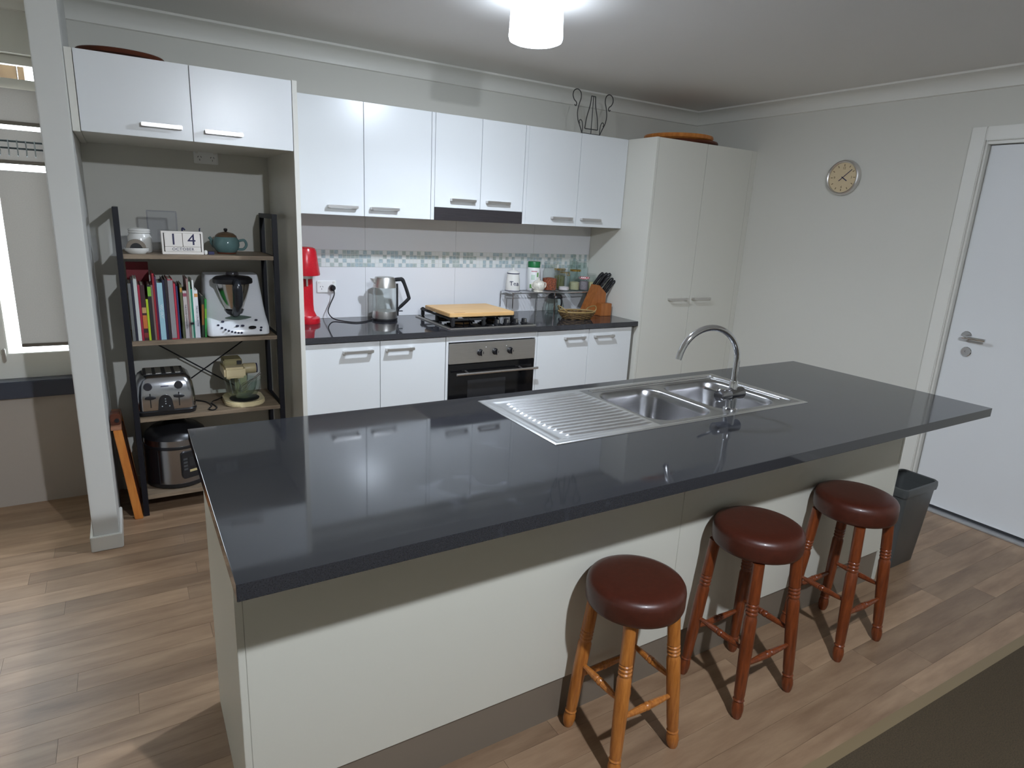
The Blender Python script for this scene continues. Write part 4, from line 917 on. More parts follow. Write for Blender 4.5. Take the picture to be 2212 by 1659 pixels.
# calendar
CX, CY = 0.177, -0.325
t = thing('block_calendar', 'white wooden block calendar showing 14 October on the top shelf', 'calendar', (CX, CY, z1), rz=0.0)
M_cal = mat('chalk_white_wood', S(232, 226, 218), 0.6)
b_ = NB(); add_box(b_, CX-0.088, CX+0.088, CY-0.028, CY+0.030, z1, z1+0.012, bev=0.001); add_box(b_, CX-0.088, CX+0.088, CY-0.028, CY+0.030, z1+0.098, z1+0.106, bev=0.001)
for s in (-1, 1): add_box(b_, CX+s*0.084-0.004, CX+s*0.084+0.004, CY-0.028, CY+0.030, z1+0.012, z1+0.098)
add_box(b_, CX-0.080, CX+0.080, CY+0.024, CY+0.029, z1+0.012, z1+0.098); obj('calendar_frame', b_, M_cal, t)
for s, ch in ((-1, '1'), (1, '4')):
    b_ = NB(); x = CX+s*0.0385; add_box(b_, x-0.0375, x+0.0375, CY-0.030, CY+0.022, z1+0.036, z1+0.0975, bev=0.001); cu = obj('number_block', b_, M_cal, t)
    text('numeral', ch, 0.074, Matrix.Translation((x, CY-0.0304, z1+0.067)) @ FRONT, M_ink, cu)
b_ = NB(); add_box(b_, CX-0.076, CX+0.076, CY-0.030, CY+0.022, z1+0.0125, z1+0.035, bev=0.001); mb = obj('month_block', b_, M_cal, t)
text('month_name', 'OCTOBER', 0.0185, Matrix.Translation((CX, CY-0.0304, z1+0.0238)) @ FRONT, M_ink, mb, spacing=1.15)
# clear acrylic stand
M_acr = glass('acrylic', (0.95, 0.955, 0.97, 1), 1.4)
t = thing('acrylic_stand', 'clear acrylic sign stand behind the block calendar', 'stand', (0.105, -0.20, z1))
b_ = NB(); add_box(b_, 0.046, 0.166, -0.203, -0.199, z1, z1+0.190, bev=0.001); add_box(b_, 0.046, 0.166, -0.185, -0.181, z1, z1+0.190, bev=0.001); obj('clear_sheet', b_, M_acr, t)
b_ = NB(); add_box(b_, 0.042, 0.170, -0.205, -0.178, z1+0.1905, z1+0.196, bev=0.001); add_box(b_, 0.166, 0.171, -0.205, -0.178, z1, z1+0.190, bev=0.001); add_box(b_, 0.041, 0.0458, -0.205, -0.178, z1, z1+0.190, bev=0.001); obj('sheet_edge', b_, glass('acrylic_edge', (0.80, 0.81, 0.86, 1), 1.5), t)
# white canister and dish
t = thing('white_canister', 'white ceramic canister with ridged lid on the top shelf', 'canister', (0.004, -0.235, z1))
b_ = NB(); add_lathe(b_, [(0, 0), (0.046, 0), (0.050, 0.006), (0.050, 0.070), (0.042, 0.088), (0, 0.088)], (0.004, -0.235, z1), 32); obj('canister_body', b_, M_ceramic, t)
b_ = NB(); add_lathe(b_, [(0, 0.0883), (0.044, 0.0883), (0.047, 0.092), (0.044, 0.097), (0.047, 0.102), (0.044, 0.108), (0.030, 0.112), (0, 0.114)], (0.004, -0.235, z1), 32); obj('lid', b_, M_ceramic, t)
t = thing('butter_dish', 'white dish holding a steel ring with dark centre at the top shelf left', 'dish', (-0.021, -0.340, z1))
b_ = NB(); add_lathe(b_, [(0, 0), (0.036, 0), (0.050, 0.012), (0.053, 0.026), (0.050, 0.026), (0.046, 0.012), (0.034, 0.004), (0, 0.004)], (-0.014, -0.335, z1), 32, sx=0.96, sy=0.75); obj('dish', b_, M_ceramic, t)
def half(r0, r1): return [(r1*math.cos(math.radians(a)), r1*math.sin(math.radians(a))) for a in range(0, 181, 12)]+([(r0*math.cos(math.radians(a)), r0*math.sin(math.radians(a))) for a in range(180, -1, -12)] if r0 else [])
DX, DZ_ = -0.016, z1+0.024
b_ = NB(); add_prism(b_, [(DX+x, DZ_+z) for x, z in half(0.027, 0.041)], -0.352, -0.318, 'xz', bev=0.003); obj('steel_ring', b_, mat('taupe_steel', S(128, 118, 106), 0.35, 0.5), t)
b_ = NB(); add_prism(b_, [(DX+x, DZ_+z) for x, z in half(0, 0.0265)], -0.349, -0.322, 'xz'); obj('dark_core', b_, M_black, t)
# teapot
PX, PY = 0.382, -0.240
t = thing('teapot', 'round teal glazed teapot with brown lid on the top shelf', 'teapot', (PX, PY, z1))
M_teal = mat('teal_glaze', S(100, 130, 130), 0.14, noise=0.12, nscale=25); M_bglaze = mat('brown_glaze', S(98, 78, 60), 0.3, noise=0.2, nscale=60)
b_ = NB(); add_lathe(b_, [(0, 0.007), (0.044, 0.007), (0.055, 0.020), (0.062, 0.042), (0.060, 0.066), (0.050, 0.082), (0, 0.082)], (PX, PY, z1), 40); obj('pot_body', b_, M_teal, t)
b_ = NB(); add_lathe(b_, [(0, 0), (0.043, 0), (0.045, 0.0068), (0, 0.0068)], (PX, PY, z1), 32); obj('foot', b_, mat('terracotta', S(112, 58, 36), 0.6), t)
b_ = NB(); add_lathe(b_, [(0, 0.0823), (0.051, 0.0823), (0.048, 0.090), (0.034, 0.101), (0.010, 0.107), (0, 0.108)], (PX, PY, z1), 36); lid = obj('pot_lid', b_, M_bglaze, t)
b_ = NB(); add_lathe(b_, [(0, 0.1065), (0.005, 0.1065), (0.006, 0.110), (0.010, 0.116), (0.008, 0.123), (0, 0.125)], (PX, PY, z1), 20); obj('knob', b_, M_black, lid)
b_ = NB(); add_tube(b_, smooth_path([(PX+0.052, PY-0.01, z1+0.062), (PX+0.082, PY-0.014, z1+0.068), (PX+0.092, PY-0.016, z1+0.045), (PX+0.078, PY-0.014, z1+0.024), (PX+0.052, PY-0.010, z1+0.022)], 6), 0.0065, 10); obj('pot_handle', b_, M_teal, t)
b_ = NB(); add_tube(b_, smooth_path([(PX-0.036, PY+0.022, z1+0.032), (PX-0.056, PY+0.034, z1+0.044), (PX-0.064, PY+0.040, z1+0.064), (PX-0.072, PY+0.046, z1+0.076)], 5), [0.016]*5+[0.012]*5+[0.008]*6, 12); obj('spout', b_, M_teal, t)
b_ = NB(); add_box(b_, 0.268, 0.282, -0.345, -0.325, z1, z1+0.020, bev=0.003); tag(obj('salt_cellar', b_, M_ceramic), 'tiny white pot beside the block calendar', 'pot')
b_ = NB(); add_box(b_, 0.286, 0.312, -0.345, -0.322, z1, z1+0.014, bev=0.001); tag(obj('match_box', b_, M_ink), 'tiny dark blue box in front of the teapot', 'box')
t = thing('reading_glasses', 'dark folded glasses lying behind the block calendar', 'glasses', (0.22, -0.20, z1))
b_ = NB(); add_tube(b_, smooth_path([(0.190, -0.250, z1+0.006), (0.186, -0.250, z1+0.105), (0.190, -0.252, z1+0.118), (0.198, -0.25, z1+0.110)], 4), 0.004, 6); add_tube(b_, smooth_path([(0.262, -0.250, z1+0.006), (0.262, -0.250, z1+0.108), (0.266, -0.25, z1+0.118)], 4), 0.003, 6); add_tube(b_, [(0.19, -0.250, z1+0.0045), (0.262, -0.250, z1+0.0045)], 0.004, 6); obj('frame', b_, M_ink, t)
# books
z2 = SH[1]+0.0003
M_page = mat('paper_edge', S(222, 214, 196), 0.8)
def book(x, w, h, d, col, label, tilt=0.0, band=None, text_=None, tcol=None, yf=-0.372, matte=0.45):
    t = thing('book', label, 'book', (x, yf+d/2, z2), 'books on the second shelf', 0.0)
    Mt = Matrix.Translation((x, yf+d/2, z2)) @ Matrix.Rotation(tilt, 4, 'Y')
    if tilt < 0: Mt = Matrix.Translation((x-w/2, yf+d/2, z2)) @ Matrix.Rotation(tilt, 4, 'Y') @ Matrix.Translation((w/2, 0, 0))
    elif tilt > 0: Mt = Matrix.Translation((x+w/2, yf+d/2, z2)) @ Matrix.Rotation(tilt, 4, 'Y') @ Matrix.Translation((-w/2, 0, 0))
    m_ = mat('cover_%d_%d_%d' % col, S(*col), matte)
    b = NB(); c = min(0.003, w*0.2)
    add_box(b, -w/2, -w/2+c, -d/2, d/2, 0, h, M=Mt); add_box(b, w/2-c, w/2, -d/2, d/2, 0, h, M=Mt); add_box(b, -w/2+c, w/2-c, -d/2, -d/2+0.003, 0, h, M=Mt); obj('cover', b, m_, t, smooth=False)
    b = NB(); add_box(b, -w/2+c, w/2-c, -d/2+0.0032, d/2-0.004, 0.003, h-0.003, M=Mt); obj('pages', b, M_page, t, smooth=False)
    for z0_, z1_, bc in (band or []):
        b = NB(); add_box(b, -w/2+0.0004, w/2-0.0004, -d/2-0.0006, -d/2+0.0002, h*z0_, h*z1_, M=Mt); obj('spine_band', b, mat('cover_%d_%d_%d' % bc, S(*bc), 0.5), t, smooth=False)
    if text_:
        Mm = Mt @ Matrix.Translation((0, -d/2-0.0009, h*text_[1])) @ Matrix.Rotation(PI/2, 4, 'Y') @ FRONT
        text('spine_title', text_[0], text_[2], Mm, mat('cover_%d_%d_%d' % tcol, S(*tcol), 0.5), t)
    return t
B = [
 (-0.060, 0.012, 0.270, 0.20, (110, 112, 110), 'grey book at the far left end of the shelf row', 0.0, None, None, None),
 (-0.048, 0.009, 0.285, 0.20, (24, 24, 44), 'thin dark navy book second in the row', 0.0, None, None, None),
 (-0.036, 0.014, 0.290, 0.20, (196, 200, 196), 'pale grey-white magazine third in the row', 0.0, None, None, None),
 (-0.0235, 0.009, 0.262, 0.19, (160, 24, 56), 'thin crimson book right of the pale magazine', 0.0, None, None, None),
 (-0.009, 0.018, 0.262, 0.19, (58, 24, 30), 'maroon cookbook with orange food photos on the spine', 0.0, [(0.05, 0.14, (120, 40, 40)), (0.22, 0.46, (196, 110, 50)), (0.50, 0.60, (190, 150, 100))], None, None),
 (0.0055, 0.009, 0.196, 0.19, (172, 196, 30), 'short thin lime green book', 0.0, None, None, None),
 (0.0185, 0.015, 0.262, 0.19, (30, 28, 30), 'black book behind the lime green one', 0.0, [(0.80, 0.97, (120, 178, 50))], None, None),
 (0.0300, 0.0075, 0.262, 0.19, (126, 104, 96), 'thin brown-grey book right of the black book', 0.0, None, None, None),
 (0.0385, 0.008, 0.315, 0.19, (150, 18, 36), 'tall thin red folder among the cookbooks', 0.0, None, None, None),
 (0.0465, 0.0065, 0.300, 0.19, (70, 18, 70), 'thin purple book beside the pale blue one', 0.0, None, None, None),
 (0.0625, 0.0225, 0.272, 0.20, (150, 190, 202), 'pale blue book with a white spine title', 0.0, None, ('VEG OUT', 0.5, 0.016), (230, 236, 238)),
 (0.0795, 0.0095, 0.285, 0.20, (20, 20, 52), 'thin dark blue book right of the pale blue one', 0.0, None, None, None),
 (0.0905, 0.0105, 0.290, 0.19, (34, 28, 30), 'black ring-bound book with white dot', 0.0, None, None, None),
 (0.1080, 0.0220, 0.288, 0.20, (168, 30, 52), 'red binder with a broad grey spine', 0.0, [(0.02, 0.985, (140, 138, 140))], None, None),
 (0.1245, 0.0085, 0.268, 0.19, (178, 34, 60), 'thin red book right of the grey-spined binder', 0.0, None, None, None),
 (0.1335, 0.0065, 0.255, 0.19, (40, 46, 96), 'thin blue book left of the clear holder', 0.0, None, None, None),
]
for i, q in enumerate(B):
    book(q[0], q[1], q[2], q[3], q[4], q[5], q[6], q[7], q[8], q[9])
# clear magazine holder with books inside
HB = [
 (0.1515, 0.010, 0.262, (92, 96, 60), 'olive book leaning at the left in the clear holder', [(0.86, 0.94, (190, 140, 50))], None),
 (0.1665, 0.0165, 0.232, (196, 186, 182), 'pale grey book with dark spine lettering in the clear holder', [(0.88, 0.95, (150, 70, 90))], ('THE FOOD COMPANION', 0.46, 0.0105)),
 (0.1805, 0.0085, 0.290, (150, 116, 112), 'dusty pink book rising above the clear holder', None, None),
 (0.1890, 0.0070, 0.275, (168, 196, 170), 'thin pale green book in the clear holder', None, None),
 (0.1965, 0.0070, 0.240, (24, 130, 104), 'thin emerald green book in the clear holder', None, None),
 (0.2040, 0.0065, 0.282, (236, 236, 232), 'thin white book sticking up in the clear holder', None, None),
 (0.2150, 0.0150, 0.234, (226, 226, 228), 'white book with dark spine lettering at the holder right', [(0.86, 0.93, (214, 150, 80))], ('THE ELK COLLECTIVE', 0.46, 0.0105)),
]
for x, w, h, col, lab, bd, tx in HB:
    book(x, w, h, 0.185, col, lab, 0.0, bd, tx, (70, 64, 80) if tx else None, yf=-0.362)
t = thing('magazine_holder', 'clear acrylic magazine holder around the pale books', 'holder', (0.185, -0.28, z2))
b_ = NB(); add_box(b_, 0.1435, 0.2245, -0.3705, -0.3680, z2, z2+0.085, bev=0.0008); obj('front_plate', b_, M_acr, t)
for x in (0.1425, 0.2265):
    b_ = NB(); add_prism(b_, [(-0.3705, z2), (-0.16, z2), (-0.16, z2+0.20), (-0.3705, z2+0.085)], x-0.0009, x+0.0009, 'yz'); obj('side_plate', b_, M_acr, t, smooth=False)
b_ = NB(); add_box(b_, 0.180, 0.197, -0.3725, -0.3706, z2+0.068, z2+0.079, bev=0.0006); obj('finger_hole', b_, M_black, t)
for x, w, h, col, lab, tl, bd in ((0.2350, 0.011, 0.205, (34, 44, 30), 'dark food-photo paperback leaning right of the clear holder', 0.045, [(0.3, 0.8, (130, 84, 30))]), (0.2470, 0.0090, 0.190, (40, 140, 60), 'leaning green paperback next to the white food processor', 0.05, [(0.5, 0.75, (110, 170, 40))])):
    book(x, w, h, 0.17, col, lab, tl, bd, yf=-0.36)
b_ = NB(); add_box(b_, -0.065, 0.030, -0.140, -0.120, z2, z2+0.350, bev=0.001); tag(obj('red_folder', b_, mat('deep_red_card', S(126, 14, 26), 0.5)), 'big deep red box file standing behind the book row', 'folder')
# white thermal food processor
FX, FY = 0.400, -0.235
t = thing('food_processor', 'white kitchen food processor with steel jug and black lid', 'appliance', (FX, FY, z2))
M_wh = mat('appliance_white', S(226, 228, 232), 0.22)
def loft(b, secs, cap=True):
    V = [[b.verts.new(p) for p in s] for s in secs]; n = len(V[0])
    for A, C in zip(V[:-1], V[1:]):
        for k in range(n): b.faces.new((A[k], A[(k+1) % n], C[(k+1) % n], C[k]))
    if cap: b.faces.new(list(reversed(V[0]))); b.faces.new(V[-1])
b_ = NB(); secs = []
for z, hw, yf_, yb in ((0.003, 0.140, -0.380, -0.075), (0.010, 0.146, -0.388, -0.070), (0.045, 0.146, -0.386, -0.070), (0.075, 0.144, -0.350, -0.070), (0.095, 0.143, -0.318, -0.070), (0.150, 0.139, -0.285, -0.070), (0.240, 0.132, -0.250, -0.072), (0.285, 0.129, -0.232, -0.074), (0.295, 0.125, -0.225, -0.080)):
    P = rrect(FX-hw, FX+hw, yf_, yb, 0.022, 5)
    # bow the front edge outward a little
    secs.append([(x, y-(0.020*(1-((x-FX)/hw)**2) if y < (yf_+yb)/2 and z < 0.12 else 0.0), z2+z) for x, y in P])
loft(b_, secs); obj('housing', b_, M_wh, t, ang=50)
b_ = NB(); add_box(b_, FX-0.13, FX+0.13, -0.37, -0.08, z2, z2+0.003); obj('foot', b_, M_black, t, smooth=False)
JX, JY = 0.392, -0.302
b_ = NB(); add_lathe(b_, [(0, 0.112), (0.030, 0.112), (0.038, 0.120), (0.046, 0.140), (0.062, 0.185), (0.075, 0.232), (0.080, 0.262), (0, 0.262)], (JX, JY, z2), 40); obj('jug', b_, mat('jug_steel', (0.55, 0.52, 0.48, 1), 0.16, 1.0), t)
b_ = NB(); add_lathe(b_, [(0, 0.100), (0.024, 0.100), (0.038, 0.108), (0.047, 0.128), (0.043, 0.128), (0.034, 0.112), (0, 0.110)], (JX, JY, z2), 32); obj('jug_base', b_, M_black, t)
b_ = NB(); add_lathe(b_, [(0, 0.2625), (0.092, 0.2625), (0.094, 0.268), (0.093, 0.284), (0.080, 0.294), (0.045, 0.299), (0, 0.300)], (JX, JY, z2), 44); obj('jug_lid', b_, M_black, t)
b_ = NB(); add_lathe(b_, [(0, 0.3003), (0.030, 0.3003), (0.031, 0.307), (0.027, 0.318), (0, 0.320)], (JX, JY, z2), 28); obj('measuring_cup', b_, glass('smoky_plastic', (0.55, 0.53, 0.56, 1), 1.5, 0.2), t)
b_ = NB(); add_tube(b_, smooth_path([(JX+0.004, JY-0.082, z2+0.272), (JX+0.004, JY-0.112, z2+0.262), (JX+0.006, JY-0.108, z2+0.21), (JX+0.004, JY-0.090, z2+0.155), (JX, JY-0.050, z2+0.116)], 5), [0.020]*6+[0.0235]*9+[0.021]*6, 14); obj('jug_handle', b_, mat('jug_handle_black', (0.014, 0.016, 0.02, 1), 0.25), t)
# control panel: the housing front slopes; place marks on that slope
def fp(u, v, lift=0.0015):
    """u -1..1 across, v 0..1 up the sloping control panel"""
    z = 0.022+0.075*v; x = FX+u*0.146
    pts = ((0.020, -0.388), (0.045, -0.386), (0.075, -0.350), (0.095, -0.318)); y = pts[-1][1]
    for (za, ya), (zb, yb) in zip(pts[:-1], pts[1:]):
        if za <= z <= zb: y = ya+(yb-ya)*(z-za)/(zb-za)
    y -= 0.020*max(0, 1-u*u*1.05); n = Vector((0, -0.62, 0.78)); return Vector((x, y, z2+z))+n*lift, n
def pad(u, v, rx, ry, nm, material, seg=16, lens=False, lift=0.001):
    p, n = fp(u, v, lift); xx = Vector((1, 0, 0)); yy = n.cross(xx); b = NB()
    top = []; bot = []
    for k in range(seg):
        a = 2*PI*k/seg; sx, sy = math.cos(a), math.sin(a)
        if lens: sy = math.copysign((1-abs(sx)**1.6), sy) if abs(sx) < 1 else 0; 
        q = p+xx*sx*rx+yy*sy*ry; top.append(b.verts.new(q+n*0.0015)); bot.append(b.verts.new(q-n*0.004))
    b.faces.new(top); b.faces.new(list(reversed(bot)))
    for k in range(seg): b.faces.new((bot[k], bot[(k+1) % seg], top[(k+1) % seg], top[k]))
    return obj(nm, b, material, t, smooth=False)
pad(0.02, 0.92, 0.062, 0.014, 'display', mat('lcd_grey_green', S(92, 108, 100), 0.2), 24, lens=True)
M_btn = mat('button_navy', S(44, 46, 66), 0.4)
for u, v, rx in ((-0.50, 0.72, 0.0075), (0.58, 0.74, 0.0075), (-0.07, 0.46, 0.0085), (0.10, 0.46, 0.0085), (0.70, 0.30, 0.006), (0.68, 0.12, 0.006)): pad(u, v, rx, 0.0045, 'button', M_btn)
for k in range(8):
    s = k/7; pad(-0.66+0.70*s, 0.52-0.50*math.sin(s*PI/2)**0.8, 0.0055, 0.0042, 'button', M_btn)
pad(0.41, 0.34, 0.018, 0.0085, 'dial', M_black, 20)
# toaster
z3 = SH[2]+0.0003
t = thing('toaster', 'four-slice stainless toaster with black base on the third shelf', 'toaster', (0.048, -0.285, z3), rz=0.0)
OX, OY = 0.048, -0.262
b_ = NB(); secs = []
for z, hw, hd in ((0.026, 0.128, 0.118), (0.034, 0.131, 0.121), (0.10, 0.129, 0.119), (0.15, 0.123, 0.113), (0.178, 0.113, 0.103), (0.192, 0.098, 0.090), (0.197, 0.086, 0.080)):
    secs.append([(OX+x, OY+y, z3+z) for x, y in rrect(-hw, hw, -hd, hd, 0.034, 6)])
loft(b_, secs); sh = obj('shell', b_, mat('toaster_steel', (0.52, 0.53, 0.56, 1), 0.2, 1.0), t, ang=50)
b_ = NB(); loft(b_, [[(OX+x, OY+y, z3+z) for x, y in rrect(-hw, hw, -hd, hd, 0.036, 6)] for z, hw, hd in ((0.0, 0.122, 0.112), (0.004, 0.130, 0.120), (0.022, 0.134, 0.124), (0.0265, 0.131, 0.121))]); obj('base', b_, M_black, t)
b_ = NB(); add_box(b_, OX-0.088, OX+0.088, OY-0.080, OY+0.080, z3+0.1955, z3+0.201, bev=0.002); obj('top_plate', b_, M_black, t)
for dx in (-0.062, -0.022, 0.022, 0.062):
    b_ = NB(); add_box(b_, OX+dx-0.013, OX+dx+0.013, OY-0.07, OY+0.07, z3+0.2012, z3+0.2035, bev=0.001); obj('slot', b_, M_steel, t)
YF_ = OY-0.1215
for dx, hz in ((-0.068, 0.128), (0.056, 0.128)):
    b_ = NB(); add_box(b_, OX+dx-0.0022, OX+dx+0.0022, YF_-0.001, YF_+0.01, z3+0.045, z3+0.115); obj('lever_slot', b_, M_black, t, smooth=False)
    b_ = NB(); add_lathe(b_, [(0, 0), (0.022, 0.0), (0.024, 0.008), (0.018, 0.014), (0, 0.015)], (OX+dx, YF_-0.002, z3+0.095), 20, Matrix.Rotation(PI/2, 4, 'X'), sy=0.33); obj('lever', b_, M_black, t)
    b_ = NB(); add_lathe(b_, [(0, 0), (0.0185, 0), (0.0185, 0.010), (0.016, 0.013), (0, 0.013)], (OX+dx-(0.006 if dx < 0 else -0.002), YF_+0.008, z3+0.150), 22, Matrix.Rotation(PI/2, 4, 'X')); obj('dial', b_, mat('dial_black', (0.03, 0.03, 0.036, 1), 0.3), t)
b_ = NB(); pts = [(-0.036, 0.022)]+[(-0.030*math.cos(math.radians(a)), 0.070+0.036*math.sin(math.radians(a))) for a in range(0, 181, 15)]+[(0.036, 0.022)]
add_prism(b_, [(OX-0.004+x, z3+z) for x, z in pts], YF_-0.004, YF_+0.012, 'xz', bev=0.002); obj('control_arch', b_, mat('toaster_black', (0.016, 0.016, 0.018, 1), 0.35), t)
b_ = NB()
for k in range(3): add_lathe(b_, [(0, 0), (0.003, 0), (0.0026, 0.0015), (0, 0.002)], (OX-0.004, YF_-0.004, z3+0.085-0.012*k), 8, Matrix.Rotation(PI/2, 4, 'X'))
for s in (-1, 1): add_lathe(b_, [(0, 0), (0.003, 0), (0.0026, 0.0015), (0, 0.002)], (OX-0.004+s*0.016, YF_-0.004, z3+0.048), 8, Matrix.Rotation(PI/2, 4, 'X'))
obj('indicator', b_, MATS['pale_hook'], t)
b_ = NB(); add_box(b_, OX-0.020, OX+0.014, YF_+0.0015, YF_+0.004, z3+0.146, z3+0.149); obj('badge', b_, M_ink, t, smooth=False)
# stand mixer with glass bowls
MX_, MY_ = 0.405, -0.280
t = mixer = thing('stand_mixer', 'old cream stand mixer with glass bowls on the third shelf', 'mixer', (MX_, MY_, z3))
b_ = NB(); add_prism(b_, [(MX_+0.012+x*1.0, MY_+y) for x, y in rrect(-0.098, 0.098, -0.100, 0.150, 0.07, 8)], z3, z3+0.024, 'xy', bev=0.006); obj('base', b_, M_cream, t)
b_ = NB(); add_lathe(b_, [(0, 0.0243), (0.072, 0.0243), (0.074, 0.030), (0.060, 0.034), (0, 0.034)], (MX_+0.012, MY_-0.015, z3), 32); obj('turntable', b_, M_black, t)
b_ = NB(); add_box(b_, MX_-0.015, MX_+0.045, MY_+0.092, MY_+0.142, z3+0.024, z3+0.150, bev=0.008); obj('column', b_, M_cream, t)
b_ = NB(); add_box(b_, MX_-0.082, MX_+0.022, MY_-0.04, MY_+0.145, z3+0.142, z3+0.200, bev=0.010); obj('motor_head', b_, M_cream, t)
b_ = NB(); add_lathe(b_, [(0, 0), (0.026, 0), (0.028, 0.006), (0.028, 0.060), (0.024, 0.066), (0, 0.066)], (MX_+0.022, MY_+0.06, z3+0.170), 24, Matrix.Rotation(PI/2, 4, 'Y')); obj('speed_dial', b_, mat('cream_dial_knob', S(196, 180, 140), 0.4), t)
b_ = NB(); add_lathe(b_, [(0, 0), (0.026, 0), (0.026, 0.005), (0, 0.005)], (MX_+0.0885, MY_+0.06, z3+0.170), 22, Matrix.Rotation(PI/2, 4, 'Y')); obj('dial_cap', b_, M_ink, t)
b_ = NB(); add_box(b_, MX_-0.076, MX_+0.016, MY_+0.02, MY_+0.130, z3+0.2002, z3+0.232, bev=0.006); obj('handle', b_, mat('olive_cream', S(150, 140, 100), 0.45), t)
b_ = NB(); add_box(b_, MX_-0.012, MX_+0.012, MY_+0.010, MY_+0.0198, z3+0.206, z3+0.226, bev=0.002); obj('switch', b_, M_black, t)
b_ = NB()
for x in (-0.055, -0.010): add_lathe(b_, [(0, 0.130), (0.007, 0.130), (0.009, 0.1425), (0, 0.1425)], (MX_+x, MY_+0.0, z3), 14)
obj('beater_socket', b_, M_cream, t)
b_ = NB()
for x in (-0.055, -0.010): add_tube(b_, [(MX_+x, MY_, z3+0.135), (MX_+x+0.012, MY_-0.004, z3+0.055)], 0.003, 6)
obj('beater', b_, M_chrome, t)
BZ = z3+0.0345
b_ = NB(); add_lathe(b_, [(0, 0.001), (0.050, 0), (0.066, 0.012), (0.084, 0.045), (0.092, 0.092), (0.094, 0.100), (0.090, 0.100), (0.088, 0.092), (0.080, 0.046), (0.063, 0.014), (0.048, 0.004), (0, 0.004)], (MX_+0.010, MY_-0.015, BZ), 40); tag(obj('glass_bowl', b_, M_gglass), 'large glass mixing bowl standing on the cream mixer', 'bowl')
b_ = NB(); add_lathe(b_, [(0, 0.012), (0.040, 0.012), (0.055, 0.03), (0.066, 0.066), (0.070, 0.098), (0.067, 0.098), (0.063, 0.066), (0.052, 0.032), (0.038, 0.015), (0, 0.015)], (MX_+0.010, MY_-0.015, BZ), 36); tag(obj('glass_bowl', b_, M_gglass), 'smaller glass bowl nested inside the big mixing bowl', 'bowl')
t = thing('whisk', 'wire whisk leaning in the glass mixing bowls', 'whisk', (MX_+0.04, MY_-0.02, BZ+0.02))
b_ = NB()
for k in range(5):
    a = PI*k/5; p0 = Vector((MX_-0.015, MY_-0.02, BZ+0.030)); p1 = Vector((MX_+0.100, MY_-0.01, BZ+0.122)); D = (p1-p0).normalized(); n1 = D.orthogonal().normalized(); n2 = D.cross(n1); w = n1*math.cos(a)+n2*math.sin(a)
    add_tube(b_, smooth_path([p1-D*0.04, p0+D*0.05+w*0.018, p0+D*0.015+w*0.014, p0, p0+D*0.015-w*0.014, p0+D*0.05-w*0.018, p1-D*0.04], 4), 0.0011, 5)
add_tube(b_, [p1-D*0.045, p1], 0.005, 8); obj('whisk_wires', b_, M_chrome, t)
b_ = NB(); add_tube(b_, smooth_path([(0.190, -0.17, z3+0.004), (0.235, -0.22, z3+0.004), (0.255, -0.30, z3+0.004), (0.235, -0.36, z3+0.004), (0.255, -0.385, z3+0.004), (0.275, -0.34, z3+0.004), (0.262, -0.24, z3+0.004), (0.30, -0.19, z3+0.004), (0.34, -0.135, z3+0.004)], 7), 0.0034, 7); obj('power_cord', b_, M_black, mixer)
# pressure cooker
z4 = SH[3]+0.0003
QX, QY = 0.080, -0.225
t = thing('multi_cooker', 'black and steel electric multi cooker on the bottom shelf', 'cooker', (QX, QY, z4))
b_ = NB(); add_lathe(b_, [(0, 0), (0.138, 0), (0.146, 0.008), (0.148, 0.026), (0, 0.026)], (QX, QY, z4), 48); obj('base', b_, M_black, t)
b_ = NB(); add_lathe(b_, [(0, 0.0263), (0.146, 0.0263), (0.146, 0.210), (0, 0.210)], (QX, QY, z4), 48); obj('body', b_, mat('cooker_steel', (0.40, 0.40, 0.42, 1), 0.24, 1.0), t)
for a0, a1 in ((150, 232), (-30, 30)):
    b_ = NB(); n = 10; A = []
    for k in range(n+1):
        a = math.radians(a0+(a1-a0)*k/n); A.append([b_.verts.new((QX+math.cos(a)*q, QY+math.sin(a)*q, z4+z)) for q, z in ((0.1455, 0.027), (0.1455, 0.209), (0.150, 0.209), (0.150, 0.027))])
    for P, Q_ in zip(A[:-1], A[1:]):
        for k in range(4): b_.faces.new((P[k], P[(k+1) % 4], Q_[(k+1) % 4], Q_[k]))
    b_.faces.new(A[0]); b_.faces.new(list(reversed(A[-1]))); obj('side_cover', b_, M_black, t)
b_ = NB(); add_lathe(b_, [(0, 0.2103), (0.150, 0.2103), (0.152, 0.218), (0.150, 0.226), (0, 0.226)], (QX, QY, z4), 48); obj('rim', b_, M_black, t)
b_ = NB(); add_lathe(b_, [(0, 0.2263), (0.147, 0.2263), (0.145, 0.256), (0, 0.256)], (QX, QY, z4), 48); obj('lid_band', b_, MATS['cooker_steel'], t)
b_ = NB(); add_lathe(b_, [(0, 0.2563), (0.146, 0.2563), (0.138, 0.275), (0.110, 0.300), (0.060, 0.315), (0.045, 0.332), (0.030, 0.338), (0, 0.339)], (QX, QY, z4), 48); obj('lid', b_, M_black, t)
b_ = NB(); add_lathe(b_, [(0, 0), (0.006, 0), (0.006, 0.008), (0, 0.010)], (QX-0.045, QY-0.07, z4+0.297), 12); obj('float_valve', b_, M_red, t)
Mp = facing(QX, QY, 0.1462, z4+0.125, math.radians(-66))
b_ = NB(); add_prism(b_, rrect(-0.056, 0.056, -0.072, 0.070, 0.016, 4), -0.006, 0.007, 'xy', bev=0.002); b_.transform(Mp); pn = obj('control_panel', b_, MATS['toaster_black'], t)
b_ = NB(); add_box(b_, -0.019, 0.019, -0.010, 0.040, 0.007, 0.0082, M=Mp); obj('display', b_, mat('dark_lcd', S(44, 46, 48), 0.2), pn, smooth=False)
b_ = NB()
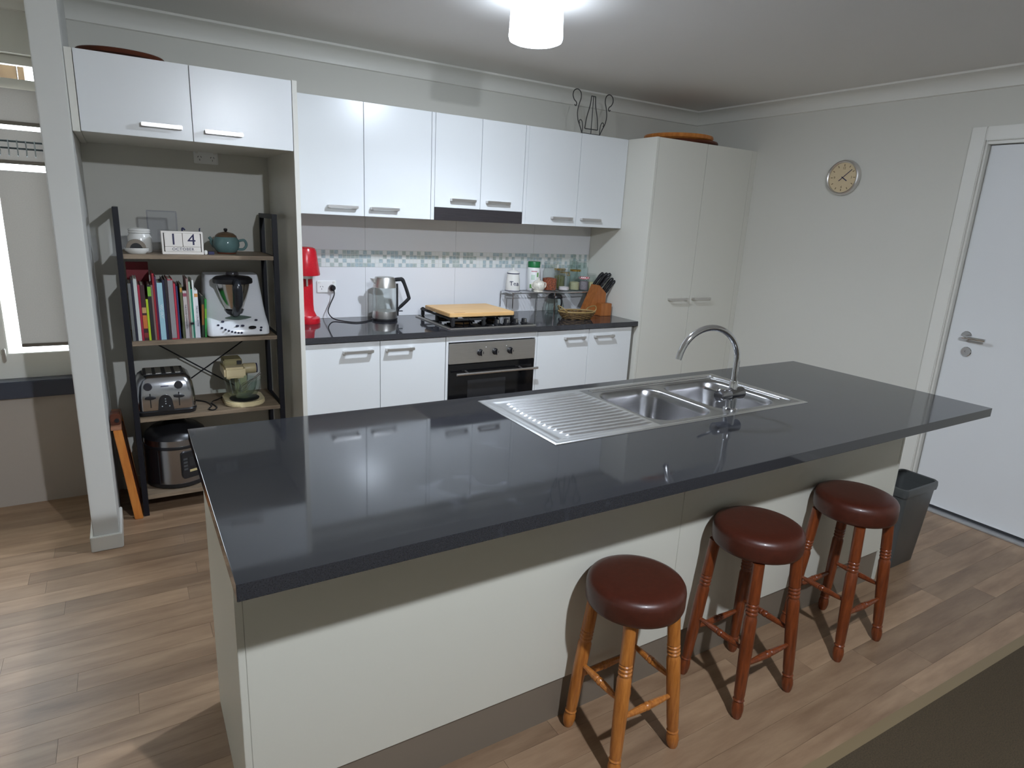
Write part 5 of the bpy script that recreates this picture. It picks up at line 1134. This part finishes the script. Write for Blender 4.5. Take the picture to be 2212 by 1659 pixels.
for s in (-1, 1):
    for k in range(4): add_box(b_, s*0.038-0.010, s*0.038+0.010, -0.020+k*0.018-0.005, -0.020+k*0.018+0.005, 0.007, 0.0084, M=Mp)
obj('button', b_, mat('button_grey', S(70, 72, 74), 0.4), pn, smooth=False)
b_ = NB(); add_box(b_, -0.019, 0.019, -0.040, -0.028, 0.007, 0.0084, M=Mp); obj('start_key', b_, mat('cream_key', S(190, 174, 130), 0.4), pn, smooth=False)
# folded timber step
t = thing('folding_step', 'folded orange timber step stool leaning beside the shelf rack', 'step stool', (-0.13, -0.42, 0.0))
def slab(x0, x1, z0, z1, y0, y1, w, m_, nm):
    """slanted board: bottom centre x0 at z0, top centre x1 at z1"""
    b = NB(); add_prism(b, [(x0-w/2, z0), (x0+w/2, z0), (x1+w/2, z1), (x1-w/2, z1)], y0, y1, 'xz', bev=0.003); return obj(nm, b, m_, t)
slab(-0.118, -0.168, 0.0, 0.470, -0.425, -0.405, 0.036, M_orange, 'front_leg')
slab(-0.118, -0.168, 0.0, 0.470, -0.130, -0.110, 0.036, M_orange, 'front_leg')
for z, xx in ((0.12, -0.131), (0.26, -0.146), (0.40, -0.161)):
    b_ = NB(); add_box(b_, xx-0.012, xx+0.012, -0.4045, -0.1305, z-0.03, z+0.03, bev=0.003); obj('tread', b_, M_darkwood, t)
slab(-0.106, -0.152, 0.02, 0.43, -0.395, -0.14, 0.010, M_darkwood, 'back_leg')
b_ = NB(); add_prism(b_, rrect(-0.193, -0.150, 0.488, 0.545, 0.012, 4), -0.40, -0.34, 'xz', bev=0.003); b2 = obj('top_grip', b_, M_darkwood, t)
b_ = NB(); add_lathe(b_, [(0, 0), (0.010, 0), (0.010, 0.004), (0, 0.004)], (-0.166, -0.4005, 0.512), 14, Matrix.Rotation(PI/2, 4, 'X')); obj('finger_hole', b_, M_black, b2)
b_ = NB(); add_box(b_, -0.194, -0.150, -0.424, -0.11, 0.4705, 0.4875, bev=0.002); obj('top_board', b_, mat('pinkish_timber', S(150, 104, 78), 0.5), t)
print('planks', nplank)
